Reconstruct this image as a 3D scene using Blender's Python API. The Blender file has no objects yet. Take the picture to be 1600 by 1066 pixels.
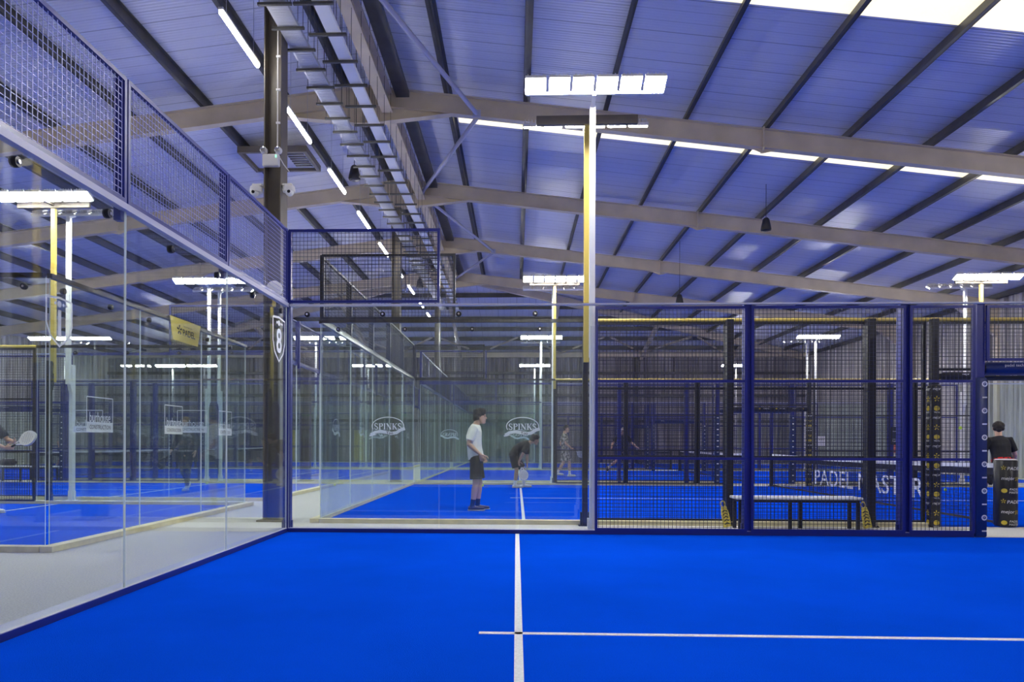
import bpy, bmesh, math, random
from math import sin, cos, pi, radians, sqrt
from mathutils import Vector, Matrix
random.seed(7)
SC = bpy.context.scene
COL = SC.collection

# ------------------------------------------------------------------ materials
def new_mat(name):
    m = bpy.data.materials.new(name); m.use_nodes = True
    nt = m.node_tree
    return m, nt, nt.nodes, nt.links, nt.nodes['Principled BSDF']

def srgb(r, g, b):
    f = lambda c: (c/255/12.92) if c/255 <= .04045 else ((c/255+.055)/1.055)**2.4
    return (f(r), f(g), f(b), 1)

def mat(name, col, rough=.5, metal=0, spec=.5, noise=0, nscale=20, bump=0, bscale=200, emit=None, estr=0):
    m, nt, N, L, b = new_mat(name)
    b.inputs['Base Color'].default_value = col
    b.inputs['Roughness'].default_value = rough
    b.inputs['Metallic'].default_value = metal
    b.inputs['Specular IOR Level'].default_value = spec
    tc = N.new('ShaderNodeTexCoord')
    if noise:
        t = N.new('ShaderNodeTexNoise'); t.inputs['Scale'].default_value = nscale; t.inputs['Detail'].default_value = 4
        L.new(tc.outputs['Object'], t.inputs['Vector'])
        mp = N.new('ShaderNodeMapRange'); mp.inputs[1].default_value = .3; mp.inputs[2].default_value = .7
        mp.inputs[3].default_value = 1-noise; mp.inputs[4].default_value = 1+noise
        L.new(t.outputs['Fac'], mp.inputs[0])
        mx = N.new('ShaderNodeVectorMath'); mx.operation = 'SCALE'; mx.inputs[0].default_value = col[:3]
        L.new(mp.outputs[0], mx.inputs['Scale']); L.new(mx.outputs[0], b.inputs['Base Color'])
    if bump:
        t = N.new('ShaderNodeTexNoise'); t.inputs['Scale'].default_value = bscale; t.inputs['Detail'].default_value = 3
        L.new(tc.outputs['Object'], t.inputs['Vector'])
        bp = N.new('ShaderNodeBump'); bp.inputs['Strength'].default_value = bump; bp.inputs['Distance'].default_value = .01
        L.new(t.outputs['Fac'], bp.inputs['Height']); L.new(bp.outputs[0], b.inputs['Normal'])
    if emit:
        b.inputs['Emission Color'].default_value = emit; b.inputs['Emission Strength'].default_value = estr
    return m

def glass_mat(name, tint, dirt):
    m = bpy.data.materials.new(name); m.use_nodes = True
    nt = m.node_tree; N, L = nt.nodes, nt.links
    for n in list(N): N.remove(n)
    out = N.new('ShaderNodeOutputMaterial')
    tr = N.new('ShaderNodeBsdfTransparent'); tr.inputs[0].default_value = tint
    gl = N.new('ShaderNodeBsdfGlossy'); gl.inputs['Roughness'].default_value = .004; gl.inputs[0].default_value = (1, 1, 1, 1)
    lw = N.new('ShaderNodeLayerWeight'); lw.inputs[0].default_value = .5
    pw = N.new('ShaderNodeMath'); pw.operation = 'POWER'; pw.inputs[1].default_value = 5
    L.new(lw.outputs['Facing'], pw.inputs[0])
    ma = N.new('ShaderNodeMath'); ma.operation = 'MULTIPLY_ADD'; ma.inputs[1].default_value = .9; ma.inputs[2].default_value = .045
    L.new(pw.outputs[0], ma.inputs[0])
    mx = N.new('ShaderNodeMixShader'); L.new(ma.outputs[0], mx.inputs[0]); L.new(tr.outputs[0], mx.inputs[1]); L.new(gl.outputs[0], mx.inputs[2])
    # dust film with scuffs
    df = N.new('ShaderNodeBsdfDiffuse'); df.inputs[0].default_value = (.75, .82, .8, 1)
    tl = N.new('ShaderNodeBsdfTranslucent'); tl.inputs[0].default_value = (.75, .82, .8, 1)
    ad = N.new('ShaderNodeMixShader'); ad.inputs[0].default_value = .5; L.new(df.outputs[0], ad.inputs[1]); L.new(tl.outputs[0], ad.inputs[2])
    tc = N.new('ShaderNodeTexCoord')
    no = N.new('ShaderNodeTexNoise'); no.inputs['Scale'].default_value = 1.6; no.inputs['Detail'].default_value = 7; no.inputs['Roughness'].default_value = .7
    L.new(tc.outputs['Object'], no.inputs['Vector'])
    mr = N.new('ShaderNodeMapRange'); mr.inputs[1].default_value = .35; mr.inputs[2].default_value = .75; mr.inputs[3].default_value = dirt*.35; mr.inputs[4].default_value = dirt*1.8
    L.new(no.outputs['Fac'], mr.inputs[0])
    m2 = N.new('ShaderNodeMixShader'); L.new(mr.outputs[0], m2.inputs[0]); L.new(mx.outputs[0], m2.inputs[1]); L.new(ad.outputs[0], m2.inputs[2])
    L.new(m2.outputs[0], out.inputs[0])
    return m

def turf_mat(name, col):
    m, nt, N, L, b = new_mat(name)
    b.inputs['Roughness'].default_value = .9; b.inputs['Specular IOR Level'].default_value = 0
    tc = N.new('ShaderNodeTexCoord')
    n1 = N.new('ShaderNodeTexNoise'); n1.inputs['Scale'].default_value = .9; n1.inputs['Detail'].default_value = 5
    n2 = N.new('ShaderNodeTexNoise'); n2.inputs['Scale'].default_value = 160; n2.inputs['Detail'].default_value = 2
    n3 = N.new('ShaderNodeTexNoise'); n3.inputs['Scale'].default_value = 45; n3.inputs['Detail'].default_value = 3; n3.inputs['Roughness'].default_value = .8
    for n in (n1, n2, n3): L.new(tc.outputs['Object'], n.inputs['Vector'])
    a = N.new('ShaderNodeMath'); a.operation = 'MULTIPLY_ADD'; a.inputs[1].default_value = .35; a.inputs[2].default_value = .82; L.new(n1.outputs['Fac'], a.inputs[0])
    c = N.new('ShaderNodeMath'); c.operation = 'MULTIPLY_ADD'; c.inputs[1].default_value = .5; c.inputs[2].default_value = .75; L.new(n2.outputs['Fac'], c.inputs[0])
    d = N.new('ShaderNodeMath'); d.operation = 'MULTIPLY'; L.new(a.outputs[0], d.inputs[0]); L.new(c.outputs[0], d.inputs[1])
    s = N.new('ShaderNodeVectorMath'); s.operation = 'SCALE'; s.inputs[0].default_value = col[:3]; L.new(d.outputs[0], s.inputs['Scale'])
    # scattered pale sand grains
    mr = N.new('ShaderNodeMapRange'); mr.inputs[1].default_value = .74; mr.inputs[2].default_value = .84; mr.inputs[3].default_value = 0; mr.inputs[4].default_value = .5
    L.new(n3.outputs['Fac'], mr.inputs[0])
    mx = N.new('ShaderNodeMix'); mx.data_type = 'RGBA'; L.new(mr.outputs[0], mx.inputs['Factor'])
    L.new(s.outputs[0], mx.inputs['A']); mx.inputs['B'].default_value = (.10, .24, .85, 1)
    L.new(mx.outputs['Result'], b.inputs['Base Color'])
    bp = N.new('ShaderNodeBump'); bp.inputs['Strength'].default_value = .5; bp.inputs['Distance'].default_value = .012
    L.new(n2.outputs['Fac'], bp.inputs['Height']); L.new(bp.outputs[0], b.inputs['Normal'])
    return m

def sheet_mat(name, col, axis, rough=.34):
    """lined roof sheet: shallow ribs running down the slope, a joint every third of a metre"""
    m, nt, N, L, b = new_mat(name)
    b.inputs['Roughness'].default_value = rough; b.inputs['Specular IOR Level'].default_value = .5
    tc = N.new('ShaderNodeTexCoord'); sp = N.new('ShaderNodeSeparateXYZ'); L.new(tc.outputs['Object'], sp.inputs[0])
    src = sp.outputs[axis]
    def fr(period, lo, hi, val):
        d = N.new('ShaderNodeMath'); d.operation = 'DIVIDE'; d.inputs[1].default_value = period; L.new(src, d.inputs[0])
        f = N.new('ShaderNodeMath'); f.operation = 'FRACT'; L.new(d.outputs[0], f.inputs[0])
        r = N.new('ShaderNodeMapRange'); r.inputs[1].default_value = lo; r.inputs[2].default_value = hi; r.inputs[3].default_value = val; r.inputs[4].default_value = 1
        L.new(f.outputs[0], r.inputs[0]); return r.outputs[0]
    g1 = fr(.3333, .0, .07, .62); g2 = fr(1.0, 0, .035, .5)
    mu = N.new('ShaderNodeMath'); mu.operation = 'MULTIPLY'; L.new(g1, mu.inputs[0]); L.new(g2, mu.inputs[1])
    no = N.new('ShaderNodeTexNoise'); no.inputs['Scale'].default_value = .35; no.inputs['Detail'].default_value = 3; L.new(tc.outputs['Object'], no.inputs['Vector'])
    ma = N.new('ShaderNodeMath'); ma.operation = 'MULTIPLY_ADD'; ma.inputs[1].default_value = .3; ma.inputs[2].default_value = .85; L.new(no.outputs['Fac'], ma.inputs[0])
    mu2 = N.new('ShaderNodeMath'); mu2.operation = 'MULTIPLY'; L.new(mu.outputs[0], mu2.inputs[0]); L.new(ma.outputs[0], mu2.inputs[1])
    s = N.new('ShaderNodeVectorMath'); s.operation = 'SCALE'; s.inputs[0].default_value = col[:3]; L.new(mu2.outputs[0], s.inputs['Scale'])
    L.new(s.outputs[0], b.inputs['Base Color'])
    w = N.new('ShaderNodeMath'); w.operation = 'MULTIPLY'; w.inputs[1].default_value = 2*pi/.0833; L.new(src, w.inputs[0])
    sn = N.new('ShaderNodeMath'); sn.operation = 'SINE'; L.new(w.outputs[0], sn.inputs[0])
    bp = N.new('ShaderNodeBump'); bp.inputs['Strength'].default_value = .5; bp.inputs['Distance'].default_value = .006
    L.new(sn.outputs[0], bp.inputs['Height']); L.new(bp.outputs[0], b.inputs['Normal'])
    return m

M = {}
M['turf'] = turf_mat('blue_turf', (.002, .075, .72, 1))
M['line'] = mat('white_line', (.78, .8, .82, 1), .85, noise=.12, nscale=60, bump=.3)
M['carpet'] = mat('grey_carpet', (.60, .595, .565, 1), .95, spec=.1, noise=.16, nscale=70, bump=.5, bscale=260)
M['roof'] = sheet_mat('roof_liner', (.70, .70, .78), 'Y')
M['roof_end'] = sheet_mat('roof_liner_end', (.70, .70, .78), 'X')
def curtain_mat(name, lo, hi):
    """ribbed cladding: tone varies in random vertical streaks"""
    m, nt, N, L, b = new_mat(name)
    b.inputs['Roughness'].default_value = .55
    tc = N.new('ShaderNodeTexCoord'); mp = N.new('ShaderNodeMapping'); mp.inputs['Scale'].default_value = (1, 1, .03); L.new(tc.outputs['Object'], mp.inputs[0])
    n = N.new('ShaderNodeTexNoise'); n.inputs['Scale'].default_value = 2.6; n.inputs['Detail'].default_value = 5; n.inputs['Roughness'].default_value = .75; L.new(mp.outputs[0], n.inputs['Vector'])
    r = N.new('ShaderNodeValToRGB'); r.color_ramp.elements[0].position = .36; r.color_ramp.elements[0].color = lo; r.color_ramp.elements[1].position = .64; r.color_ramp.elements[1].color = hi
    L.new(n.outputs['Fac'], r.inputs[0]); L.new(r.outputs[0], b.inputs['Base Color'])
    return m
M['wall'] = curtain_mat('ribbed_wall', (.20, .18, .18, 1), (.74, .70, .66, 1))
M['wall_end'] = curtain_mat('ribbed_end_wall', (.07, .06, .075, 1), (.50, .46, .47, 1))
M['rafter'] = mat('taupe_steel', (.60, .51, .38, 1), .55, noise=.12, nscale=1.5)
M['column'] = mat('brown_grey_steel', (.15, .128, .10, 1), .5, noise=.15, nscale=2)
M['purlin'] = mat('dark_galvanised', (.085, .083, .08, 1), .45, metal=.3, noise=.2, nscale=3)
M['skylight'] = mat('cream_rooflight', (.8, .75, .55, 1), .5, noise=.1, nscale=2, emit=(1, .9, .62, 1), estr=.8)
M['blue'] = mat('blue_powder_coat', (.014, .022, .20, 1), .35)
M['wire_dark'] = mat('dark_navy_wire', (.012, .014, .05, 1), .4)
M['wire_lit'] = mat('lit_blue_wire', (.30, .32, .62, 1), .35)  # blue wire with the lamplight on it put into its colour
M['blue_light'] = mat('pale_blue_coat', (.35, .38, .62, 1), .4)
M['black'] = mat('black_powder_coat', (.018, .018, .022, 1), .45)
M['dark'] = mat('dark_brown_steel', (.035, .03, .022, 1), .3)
M['yellow'] = mat('mustard_coat', (.62, .47, .10, 1), .4)
M['cream'] = mat('cream_kerb', (.72, .66, .42, 1), .6, noise=.1, nscale=8)
M['lavender'] = mat('lavender_steel', (.42, .42, .55, 1), .45)
M['white'] = mat('white_coat', (.88, .88, .87, 1), .4)
M['white_matt'] = mat('white_plastic', (.72, .70, .68, 1), .5)
M['steel'] = mat('galvanised_tray', (.55, .56, .62, 1), .38, metal=.6)
M['bolt'] = mat('black_bolt', (.02, .02, .025, 1), .3, metal=.5)
M['chrome'] = mat('chrome', (.8, .8, .82, 1), .15, metal=1)
M['lens'] = mat('flood_lens', (.9, .9, .9, 1), .3, emit=(1, .985, .95, 1), estr=120)
M['led'] = mat('led_tube', (.9, .9, .9, 1), .3, emit=(1, .98, .95, 1), estr=40)
M['glass'] = glass_mat('clear_glass', (.955, .98, .97, 1), .0022)
M['glass_old'] = glass_mat('dusty_glass', (.935, .972, .958, 1), .0055)
M['edge'] = mat('glass_edge', (.82, .90, .88, 1), .25, emit=None)
M['sticker'] = mat('frosted_sticker', (.78, .84, .85, 1), .6)
M['ink'] = mat('dark_ink', (.02, .025, .03, 1), .6)
M['gold'] = mat('gold_print', (.65, .5, .05, 1), .5)
M['red'] = mat('red_print', (.7, .02, .02, 1), .6)
M['netblack'] = mat('net_cord', (.012, .013, .03, 1), .8)
M['netdark'] = mat('net_strap', (.05, .045, .05, 1), .8)
M['pad_black'] = mat('black_vinyl', (.02, .02, .024, 1), .35, bump=.15, bscale=30)
M['pad_blue'] = mat('blue_vinyl', (.012, .03, .14, 1), .35, bump=.15, bscale=30)
M['banner'] = mat('yellow_banner', (.75, .62, .12, 1), .6)
M['green'] = mat('green_sign', (.03, .22, .12, 1), .5)
M['bench_top'] = mat('white_bench', (.74, .76, .8, 1), .4)
M['ball'] = mat('ball_felt', (.62, .85, .10, 1), .9)
M['skin'] = mat('skin', (.60, .36, .26, 1), .55, noise=.08, nscale=14)
M['skin_tan'] = mat('tan_skin', (.42, .25, .17, 1), .55, noise=.1, nscale=14)
M['hair'] = mat('dark_hair', (.02, .015, .013, 1), .6, bump=.8, bscale=90)
M['hair_brown'] = mat('brown_hair', (.16, .09, .045, 1), .6, bump=.8, bscale=90)
M['cloth_white'] = mat('white_cotton', (.78, .77, .72, 1), .9, noise=.06, nscale=9, bump=.35, bscale=14)
M['cloth_black'] = mat('black_cotton', (.016, .016, .018, 1), .85, noise=.2, nscale=9, bump=.35, bscale=14)
M['cloth_navy'] = mat('dark_navy_cotton', (.02, .025, .04, 1), .85, bump=.35, bscale=14)
M['eye'] = mat('dark_eye', (.02, .015, .012, 1), .2)
M['lip'] = mat('lip', (.42, .17, .14, 1), .5)
M['shoe_dark'] = mat('dark_purple_shoe', (.05, .035, .055, 1), .6)
M['shoe_white'] = mat('white_shoe', (.75, .74, .72, 1), .6)
M['sole'] = mat('pale_sole', (.5, .47, .42, 1), .7)
M['racket'] = mat('white_racket', (.8, .76, .70, 1), .3)
def camo(name):
    m, nt, N, L, b = new_mat(name)
    tc = N.new('ShaderNodeTexCoord'); n = N.new('ShaderNodeTexNoise'); n.inputs['Scale'].default_value = 14; n.inputs['Detail'].default_value = 1
    L.new(tc.outputs['Object'], n.inputs['Vector'])
    r = N.new('ShaderNodeValToRGB'); r.color_ramp.interpolation = 'CONSTANT'
    e = r.color_ramp.elements; e[0].position = 0; e[0].color = (.10, .09, .08, 1); e[1].position = .45; e[1].color = (.32, .29, .24, 1)
    x = e.new(.55); x.color = (.5, .46, .4, 1)
    L.new(n.outputs['Fac'], r.inputs[0]); L.new(r.outputs[0], b.inputs['Base Color']); b.inputs['Roughness'].default_value = .9
    return m
M['cloth_camo'] = camo('grey_camouflage')
def plaid(name):
    m, nt, N, L, b = new_mat(name)
    tc = N.new('ShaderNodeTexCoord'); n = N.new('ShaderNodeTexChecker'); n.inputs['Scale'].default_value = 14
    n.inputs['Color1'].default_value = (.75, .02, .02, 1); n.inputs['Color2'].default_value = (.05, .01, .01, 1)
    L.new(tc.outputs['Object'], n.inputs['Vector']); L.new(n.outputs['Color'], b.inputs['Base Color']); b.inputs['Roughness'].default_value = .9
    return m
M['plaid'] = plaid('red_check')

# ------------------------------------------------------------------ mesh builder
class MB:
    def __init__(s): s.v = []; s.f = []; s.mi = []
    def add(s, vs, fs, mi=0):
        b = len(s.v); s.v += [tuple(v) for v in vs]
        s.f += [tuple(b+i for i in f) for f in fs]; s.mi += [mi]*len(fs)
    def box(s, x0, x1, y0, y1, z0, z1, mi=0):
        s.add([(x0, y0, z0), (x1, y0, z0), (x1, y1, z0), (x0, y1, z0), (x0, y0, z1), (x1, y0, z1), (x1, y1, z1), (x0, y1, z1)],
              [(0, 3, 2, 1), (4, 5, 6, 7), (0, 1, 5, 4), (1, 2, 6, 5), (2, 3, 7, 6), (3, 0, 4, 7)], mi)
    def bbox(s, x0, x1, y0, y1, z0, z1, r=.01, mi=0):
        """box with bevelled edges"""
        bm = bmesh.new(); bmesh.ops.create_cube(bm, size=1)
        for v in bm.verts: v.co = Vector(((x0+x1)/2+v.co.x*(x1-x0), (y0+y1)/2+v.co.y*(y1-y0), (z0+z1)/2+v.co.z*(z1-z0)))
        bmesh.ops.bevel(bm, geom=bm.edges[:], offset=r, segments=2, affect='EDGES', profile=.5)
        s.bm(bm, mi)
    def bm(s, bm, mi=0, mt=None):
        bm.verts.index_update()
        s.add([(mt @ v.co if mt else v.co.copy()) for v in bm.verts], [[v.index for v in f.verts] for f in bm.faces], mi); bm.free()
    def bar(s, p, q, w, h=None, mi=0, up=(0, 0, 1), caps=True):
        p, q = Vector(p), Vector(q); h = h or w; d = (q-p).normalized(); u = Vector(up)
        if abs(d.dot(u)) > .98: u = Vector((0, 1, 0))
        x = d.cross(u).normalized(); y = x.cross(d)
        o = [x*a*w/2+y*b*h/2 for a, b in ((-1, -1), (1, -1), (1, 1), (-1, 1))]
        fs = [(0, 4, 5, 1), (1, 5, 6, 2), (2, 6, 7, 3), (3, 7, 4, 0)]
        if caps: fs += [(0, 1, 2, 3), (7, 6, 5, 4)]
        s.add([p+k for k in o]+[q+k for k in o], fs, mi)
    def tube(s, pts, r, n=10, mi=0, caps=True):
        pts = [Vector(p) for p in pts]; R = r if isinstance(r, (list, tuple)) else [r]*len(pts)
        vs, fs = [], []; prev = None
        for i, p in enumerate(pts):
            d = (pts[min(i+1, len(pts)-1)]-pts[max(i-1, 0)]).normalized()
            if prev is None:
                u = Vector((0, 0, 1)) if abs(d.z) < .9 else Vector((1, 0, 0)); x = d.cross(u).normalized()
            else: x = (prev-d*prev.dot(d)).normalized()
            prev = x; y = d.cross(x)
            vs += [p+(x*cos(2*pi*k/n)+y*sin(2*pi*k/n))*R[i] for k in range(n)]
        for i in range(len(pts)-1):
            for k in range(n): fs.append((i*n+k, i*n+(k+1) % n, (i+1)*n+(k+1) % n, (i+1)*n+k))
        if caps: fs += [tuple(range(n-1, -1, -1)), tuple(range((len(pts)-1)*n, len(pts)*n))]
        s.add(vs, fs, mi)
    def lathe(s, prof, c, n=20, mi=0, axis='Z'):
        vs, fs = [], []
        for r, h in prof:
            for k in range(n):
                a = 2*pi*k/n
                v = (r*cos(a), r*sin(a), h)
                if axis == 'Y': v = (v[0], v[2], v[1])
                if axis == 'X': v = (v[2], v[0], v[1])
                vs.append((c[0]+v[0], c[1]+v[1], c[2]+v[2]))
        m = len(prof)
        for i in range(m-1):
            for k in range(n): fs.append((i*n+k, i*n+(k+1) % n, (i+1)*n+(k+1) % n, (i+1)*n+k))
        fs += [tuple(range(n)), tuple(range((m-1)*n, m*n))]
        s.add(vs, fs, mi)
    def ball(s, c, r, mi=0, seg=14):
        bm = bmesh.new(); bmesh.ops.create_uvsphere(bm, u_segments=seg, v_segments=seg//2+2, radius=1)
        rr = r if isinstance(r, (tuple, list)) else (r, r, r)
        for v in bm.verts: v.co = Vector((c[0]+v.co.x*rr[0], c[1]+v.co.y*rr[1], c[2]+v.co.z*rr[2]))
        s.bm(bm, mi)
    def poly(s, pts2, O, ux, uy, t=.002, mi=0):
        """extruded outline (may be any simple polygon): O + a*ux + b*uy, thickness t along ux x uy (towards +)"""
        O, ux, uy = Vector(O), Vector(ux), Vector(uy); n = ux.cross(uy).normalized()
        k = len(pts2); A = [O+ux*a+uy*b for a, b in pts2]
        s.add(A+[p+n*t for p in A], [tuple(range(k-1, -1, -1)), tuple(range(k, 2*k))]+[(i, (i+1) % k, k+(i+1) % k, k+i) for i in range(k)], mi)
    def build(s, name, mats, parent=None, smooth=False, local=False):
        me = bpy.data.meshes.new(name); me.from_pydata(s.v, [], s.f)
        for m in (mats if isinstance(mats, (list, tuple)) else [mats]): me.materials.append(m)
        if any(s.mi): me.polygons.foreach_set('material_index', s.mi)
        me.update()
        bm = bmesh.new(); bm.from_mesh(me); bmesh.ops.recalc_face_normals(bm, faces=bm.faces[:]); bm.to_mesh(me); bm.free()
        if smooth:
            me.polygons.foreach_set('use_smooth', [True]*len(me.polygons))
            me.set_sharp_from_angle(angle=radians(40))
        o = bpy.data.objects.new(name, me); COL.objects.link(o)
        if parent is not None: o.parent = parent; o.matrix_parent_inverse = Matrix() if local or parent.type != 'EMPTY' else Matrix.Translation(-Vector(parent.location))
        return o

def tag(o, label=None, cat=None, group=None, kind=None):
    if label: o['label'] = label
    if cat: o['category'] = cat
    if group: o['group'] = group
    if kind: o['kind'] = kind
    return o
def empty(name, loc, label=None, cat=None, group=None, kind=None):
    o = bpy.data.objects.new(name, None); COL.objects.link(o); o.location = loc; o.empty_display_size = .1
    return tag(o, label, cat, group, kind)
def structure(o, label=None): return tag(o, label, None, None, 'structure')

# copies an object tree (obj.copy for the thing, its parts and their sub-parts)
def copy_tree(o, parent=None):
    c = o.copy(); COL.objects.link(c)
    if parent is not None: c.parent = parent
    for ch in list(o.children): copy_tree(ch, c)
    return c

# lettering ---------------------------------------------------------------
_TXT = {}
def text2d(s, shear=0, bold=0.0):
    key = (s, shear, bold)
    if key in _TXT: return _TXT[key]
    cu = bpy.data.curves.new('tmp', 'FONT'); cu.body = s; cu.size = 1; cu.align_x = 'CENTER'; cu.shear = shear; cu.offset = bold; cu.resolution_u = 3
    ob = bpy.data.objects.new('tmp', cu); COL.objects.link(ob)
    dg = bpy.context.evaluated_depsgraph_get(); me = bpy.data.meshes.new_from_object(ob.evaluated_get(dg))
    vs = [(v.co.x, v.co.y) for v in me.vertices]; fs = [tuple(p.vertices) for p in me.polygons]
    bpy.data.objects.remove(ob); bpy.data.curves.remove(cu); bpy.data.meshes.remove(me)
    _TXT[key] = (vs, fs); return vs, fs
def put_text(mb, s, O, ux, uy, height, width=None, t=.0015, mi=0, shear=0, bold=0.0):
    """flat lettering centred at O in the plane ux (reading direction), uy (up), raised by t along ux x uy"""
    vs, fs = text2d(s, shear, bold)
    if not vs: return
    x0, x1 = min(v[0] for v in vs), max(v[0] for v in vs); y0, y1 = min(v[1] for v in vs), max(v[1] for v in vs)
    sy = height/(y1-y0); sx = (width/(x1-x0)) if width else sy
    O, ux, uy = Vector(O), Vector(ux).normalized(), Vector(uy).normalized(); n = ux.cross(uy)
    mb.add([O+ux*((v[0]-(x0+x1)/2)*sx)+uy*((v[1]-(y0+y1)/2)*sy)+n*t for v in vs], fs, mi)

def stroke(pts, widths):
    """2-D ribbon outline along pts with a width at each point"""
    Lf, Rt = [], []
    for i, (x, y) in enumerate(pts):
        a = pts[max(i-1, 0)]; b = pts[min(i+1, len(pts)-1)]
        dx, dy = b[0]-a[0], b[1]-a[1]; l = math.hypot(dx, dy) or 1
        nx, ny = -dy/l*widths[i]/2, dx/l*widths[i]/2
        Lf.append((x+nx, y+ny)); Rt.append((x-nx, y-ny))
    return Lf, Rt
def put_ribbon(mb, pts, widths, O, ux, uy, t=.0015, mi=0, close=False):
    Lf, Rt = stroke(pts, widths)
    O, ux, uy = Vector(O), Vector(ux), Vector(uy); n = ux.cross(uy).normalized()
    P = lambda p: O+ux*p[0]+uy*p[1]+n*t
    k = len(pts); fs = [(i, i+1, k+i+1, k+i) for i in range(k-1)]
    mb.add([P(p) for p in Lf]+[P(p) for p in Rt], fs, mi)
def arc(cx, cy, rx, ry, a0, a1, n=24):
    return [(cx+rx*cos(radians(a0+(a1-a0)*i/n)), cy+ry*sin(radians(a0+(a1-a0)*i/n))) for i in range(n+1)]
def serif(ch):
    """strokes (pts, widths) of a bold serif capital in a box 0..w x 0..1"""
    T, t = .2, .07
    ln = lambda x0, y0, x1, y1, w: ([(x0, y0), (x1, y1)], [w, w])
    sf = lambda x, y, w=.36: ln(x-w/2, y, x+w/2, y, .06)
    if ch == 'I': return .42, [ln(.21, 0, .21, 1, T), sf(.21, .03), sf(.21, .97)]
    if ch == 'P':
        b = arc(.36, .74, .3, .24, 90, -90, 12)
        return .74, [ln(.2, 0, .2, 1, T), sf(.2, .03), ln(.03, .97, .36, .97, .06), ln(.2, .5, .36, .5, .06), (b, [.07]+[.07+.12*sin(pi*i/12) for i in range(1, 12)]+[.07])]
    if ch == 'N': return .92, [ln(.16, 0, .16, 1, t), ln(.12, .98, .78, .02, T), ln(.78, 0, .78, 1, t), sf(.16, .03, .3), sf(.78, .97, .3), ln(.0, .97, .2, .97, .06)]
    if ch == 'K': return .9, [ln(.2, 0, .2, 1, T), sf(.2, .03), sf(.2, .97), ln(.28, .42, .72, .97, t), ln(.38, .58, .76, .02, T), sf(.74, .97, .3), sf(.78, .03, .32)]
    if ch == 'S':
        p = arc(.33, .75, .24, .22, 20, 200, 10)+[(.2, .6), (.33, .51), (.48, .4)]+arc(.33, .25, .25, .22, 20, -160, 10)
        w = [.06+.1*(i/(len(p)-1))*(1-i/(len(p)-1))*4 for i in range(len(p))]
        return .68, [(p, w), ln(.56, .68, .58, .98, .05), ln(.07, .02, .09, .34, .05)]
def put_spinks(mb, O, ux, uy, w, mi=0, mi2=1):
    """oval trade mark: ring, SPINKS in serif capitals, waving ribbon with its word"""
    O, ux, uy = Vector(O), Vector(ux), Vector(uy); s = w/2.2
    A = lambda x, y: (x*s, y*s)
    ring = arc(0, 0, .93, .52, -22, 202, 48); put_ribbon(mb, [A(*p) for p in ring], [.05*s]*len(ring), O, ux, uy, mi=mi)
    tot = sum(serif(c)[0] for c in 'SPINKS')+.06*5; x = -tot/2; H = .36; k = 1.62/tot/H
    for c in 'SPINKS':
        cw, st = serif(c)
        for q_, (pts, ws) in enumerate(st): put_ribbon(mb, [A((x+p[0])*H*k, p[1]*H-.2) for p in pts], [q*H*s for q in ws], O, ux, uy, t=.0015+.0004*q_, mi=mi)
        x += cw+.06
    rb = [(-1.0, -.52), (-.75, -.36), (-.45, -.31), (-.1, -.36), (.2, -.43), (.5, -.38), (.75, -.22), (1.0, -.14)]
    put_ribbon(mb, [A(*p) for p in rb], [q*s for q in (.2, .17, .17, .19, .19, .18, .18, .18)], O, ux, uy, t=.003, mi=mi)
    put_ribbon(mb, [A(-1.08, -.56), A(-.68, -.5)], [.1*s, .03*s], O, ux, uy, t=.004, mi=mi)
    put_text(mb, 'Too', O+ux*.1*s+uy*(-.4)*s, ux, uy, .17*s, t=.006, mi=mi2, bold=.01)
def put_shield(mb, O, ux, uy, w, h, digit, mi=0):
    O, ux, uy = Vector(O), Vector(ux), Vector(uy)
    o = [(-.5, .46), (0, .5), (.5, .46), (.5, -.05), (.36, -.3), (0, -.5), (-.36, -.3), (-.5, -.05), (-.5, .46)]
    put_ribbon(mb, [(a*w, b*h) for a, b in o], [.026]*len(o), O, ux, uy, mi=mi)
    put_text(mb, digit, O+uy*(-.03*h), ux, uy, .56*h, t=.003, mi=mi, bold=.02)
    for dx, r in ((-.16, .018), (0, .036), (.16, .018), (.27, .016)):
        mb.poly(arc(dx*w, .37*h, r, r, 0, 345, 14), O, ux, uy, .002, mi)
def put_flower(mb, O, ux, uy, r, mi=0):
    O, ux, uy = Vector(O), Vector(ux), Vector(uy)
    for k in range(5):
        a = radians(90+72*k); d = (cos(a), sin(a))
        pts = [(d[0]*r*.25-d[1]*r*.1, d[1]*r*.25+d[0]*r*.1), (d[0]*r*.25+d[1]*r*.1, d[1]*r*.25-d[0]*r*.1), (d[0]*r+d[1]*r*.24, d[1]*r-d[0]*r*.24), (d[0]*r*1.1, d[1]*r*1.1), (d[0]*r-d[1]*r*.24, d[1]*r+d[0]*r*.24)]
        mb.poly(pts, O, ux, uy, .0015, mi)
# ------------------------------------------------------------------ camera
cam = bpy.data.cameras.new('camera'); co = bpy.data.objects.new('camera', cam); COL.objects.link(co)
cam.sensor_width = 36; cam.lens = 1148.8/1600*36; cam.shift_x = .0222; cam.shift_y = .09994; cam.clip_start = .02; cam.clip_end = 200
co.matrix_world = Matrix.Translation((3.0076, .42, 1.1886)) @ Matrix.Rotation(.0367, 4, 'Z') @ Matrix.Rotation(pi/2, 4, 'X') @ Matrix.Rotation(.00318, 4, 'Z')
SC.camera = co
SC.view_settings.view_transform = 'Standard'; SC.view_settings.look = 'None'; SC.view_settings.gamma = 1; SC.view_settings.exposure = 0.6
SC.view_settings.use_curve_mapping = False
w = bpy.data.worlds.new('world'); SC.world = w; w.use_nodes = True
w.node_tree.nodes['Background'].inputs[0].default_value = (.5, .6, .8, 1); w.node_tree.nodes['Background'].inputs[1].default_value = .15
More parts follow.
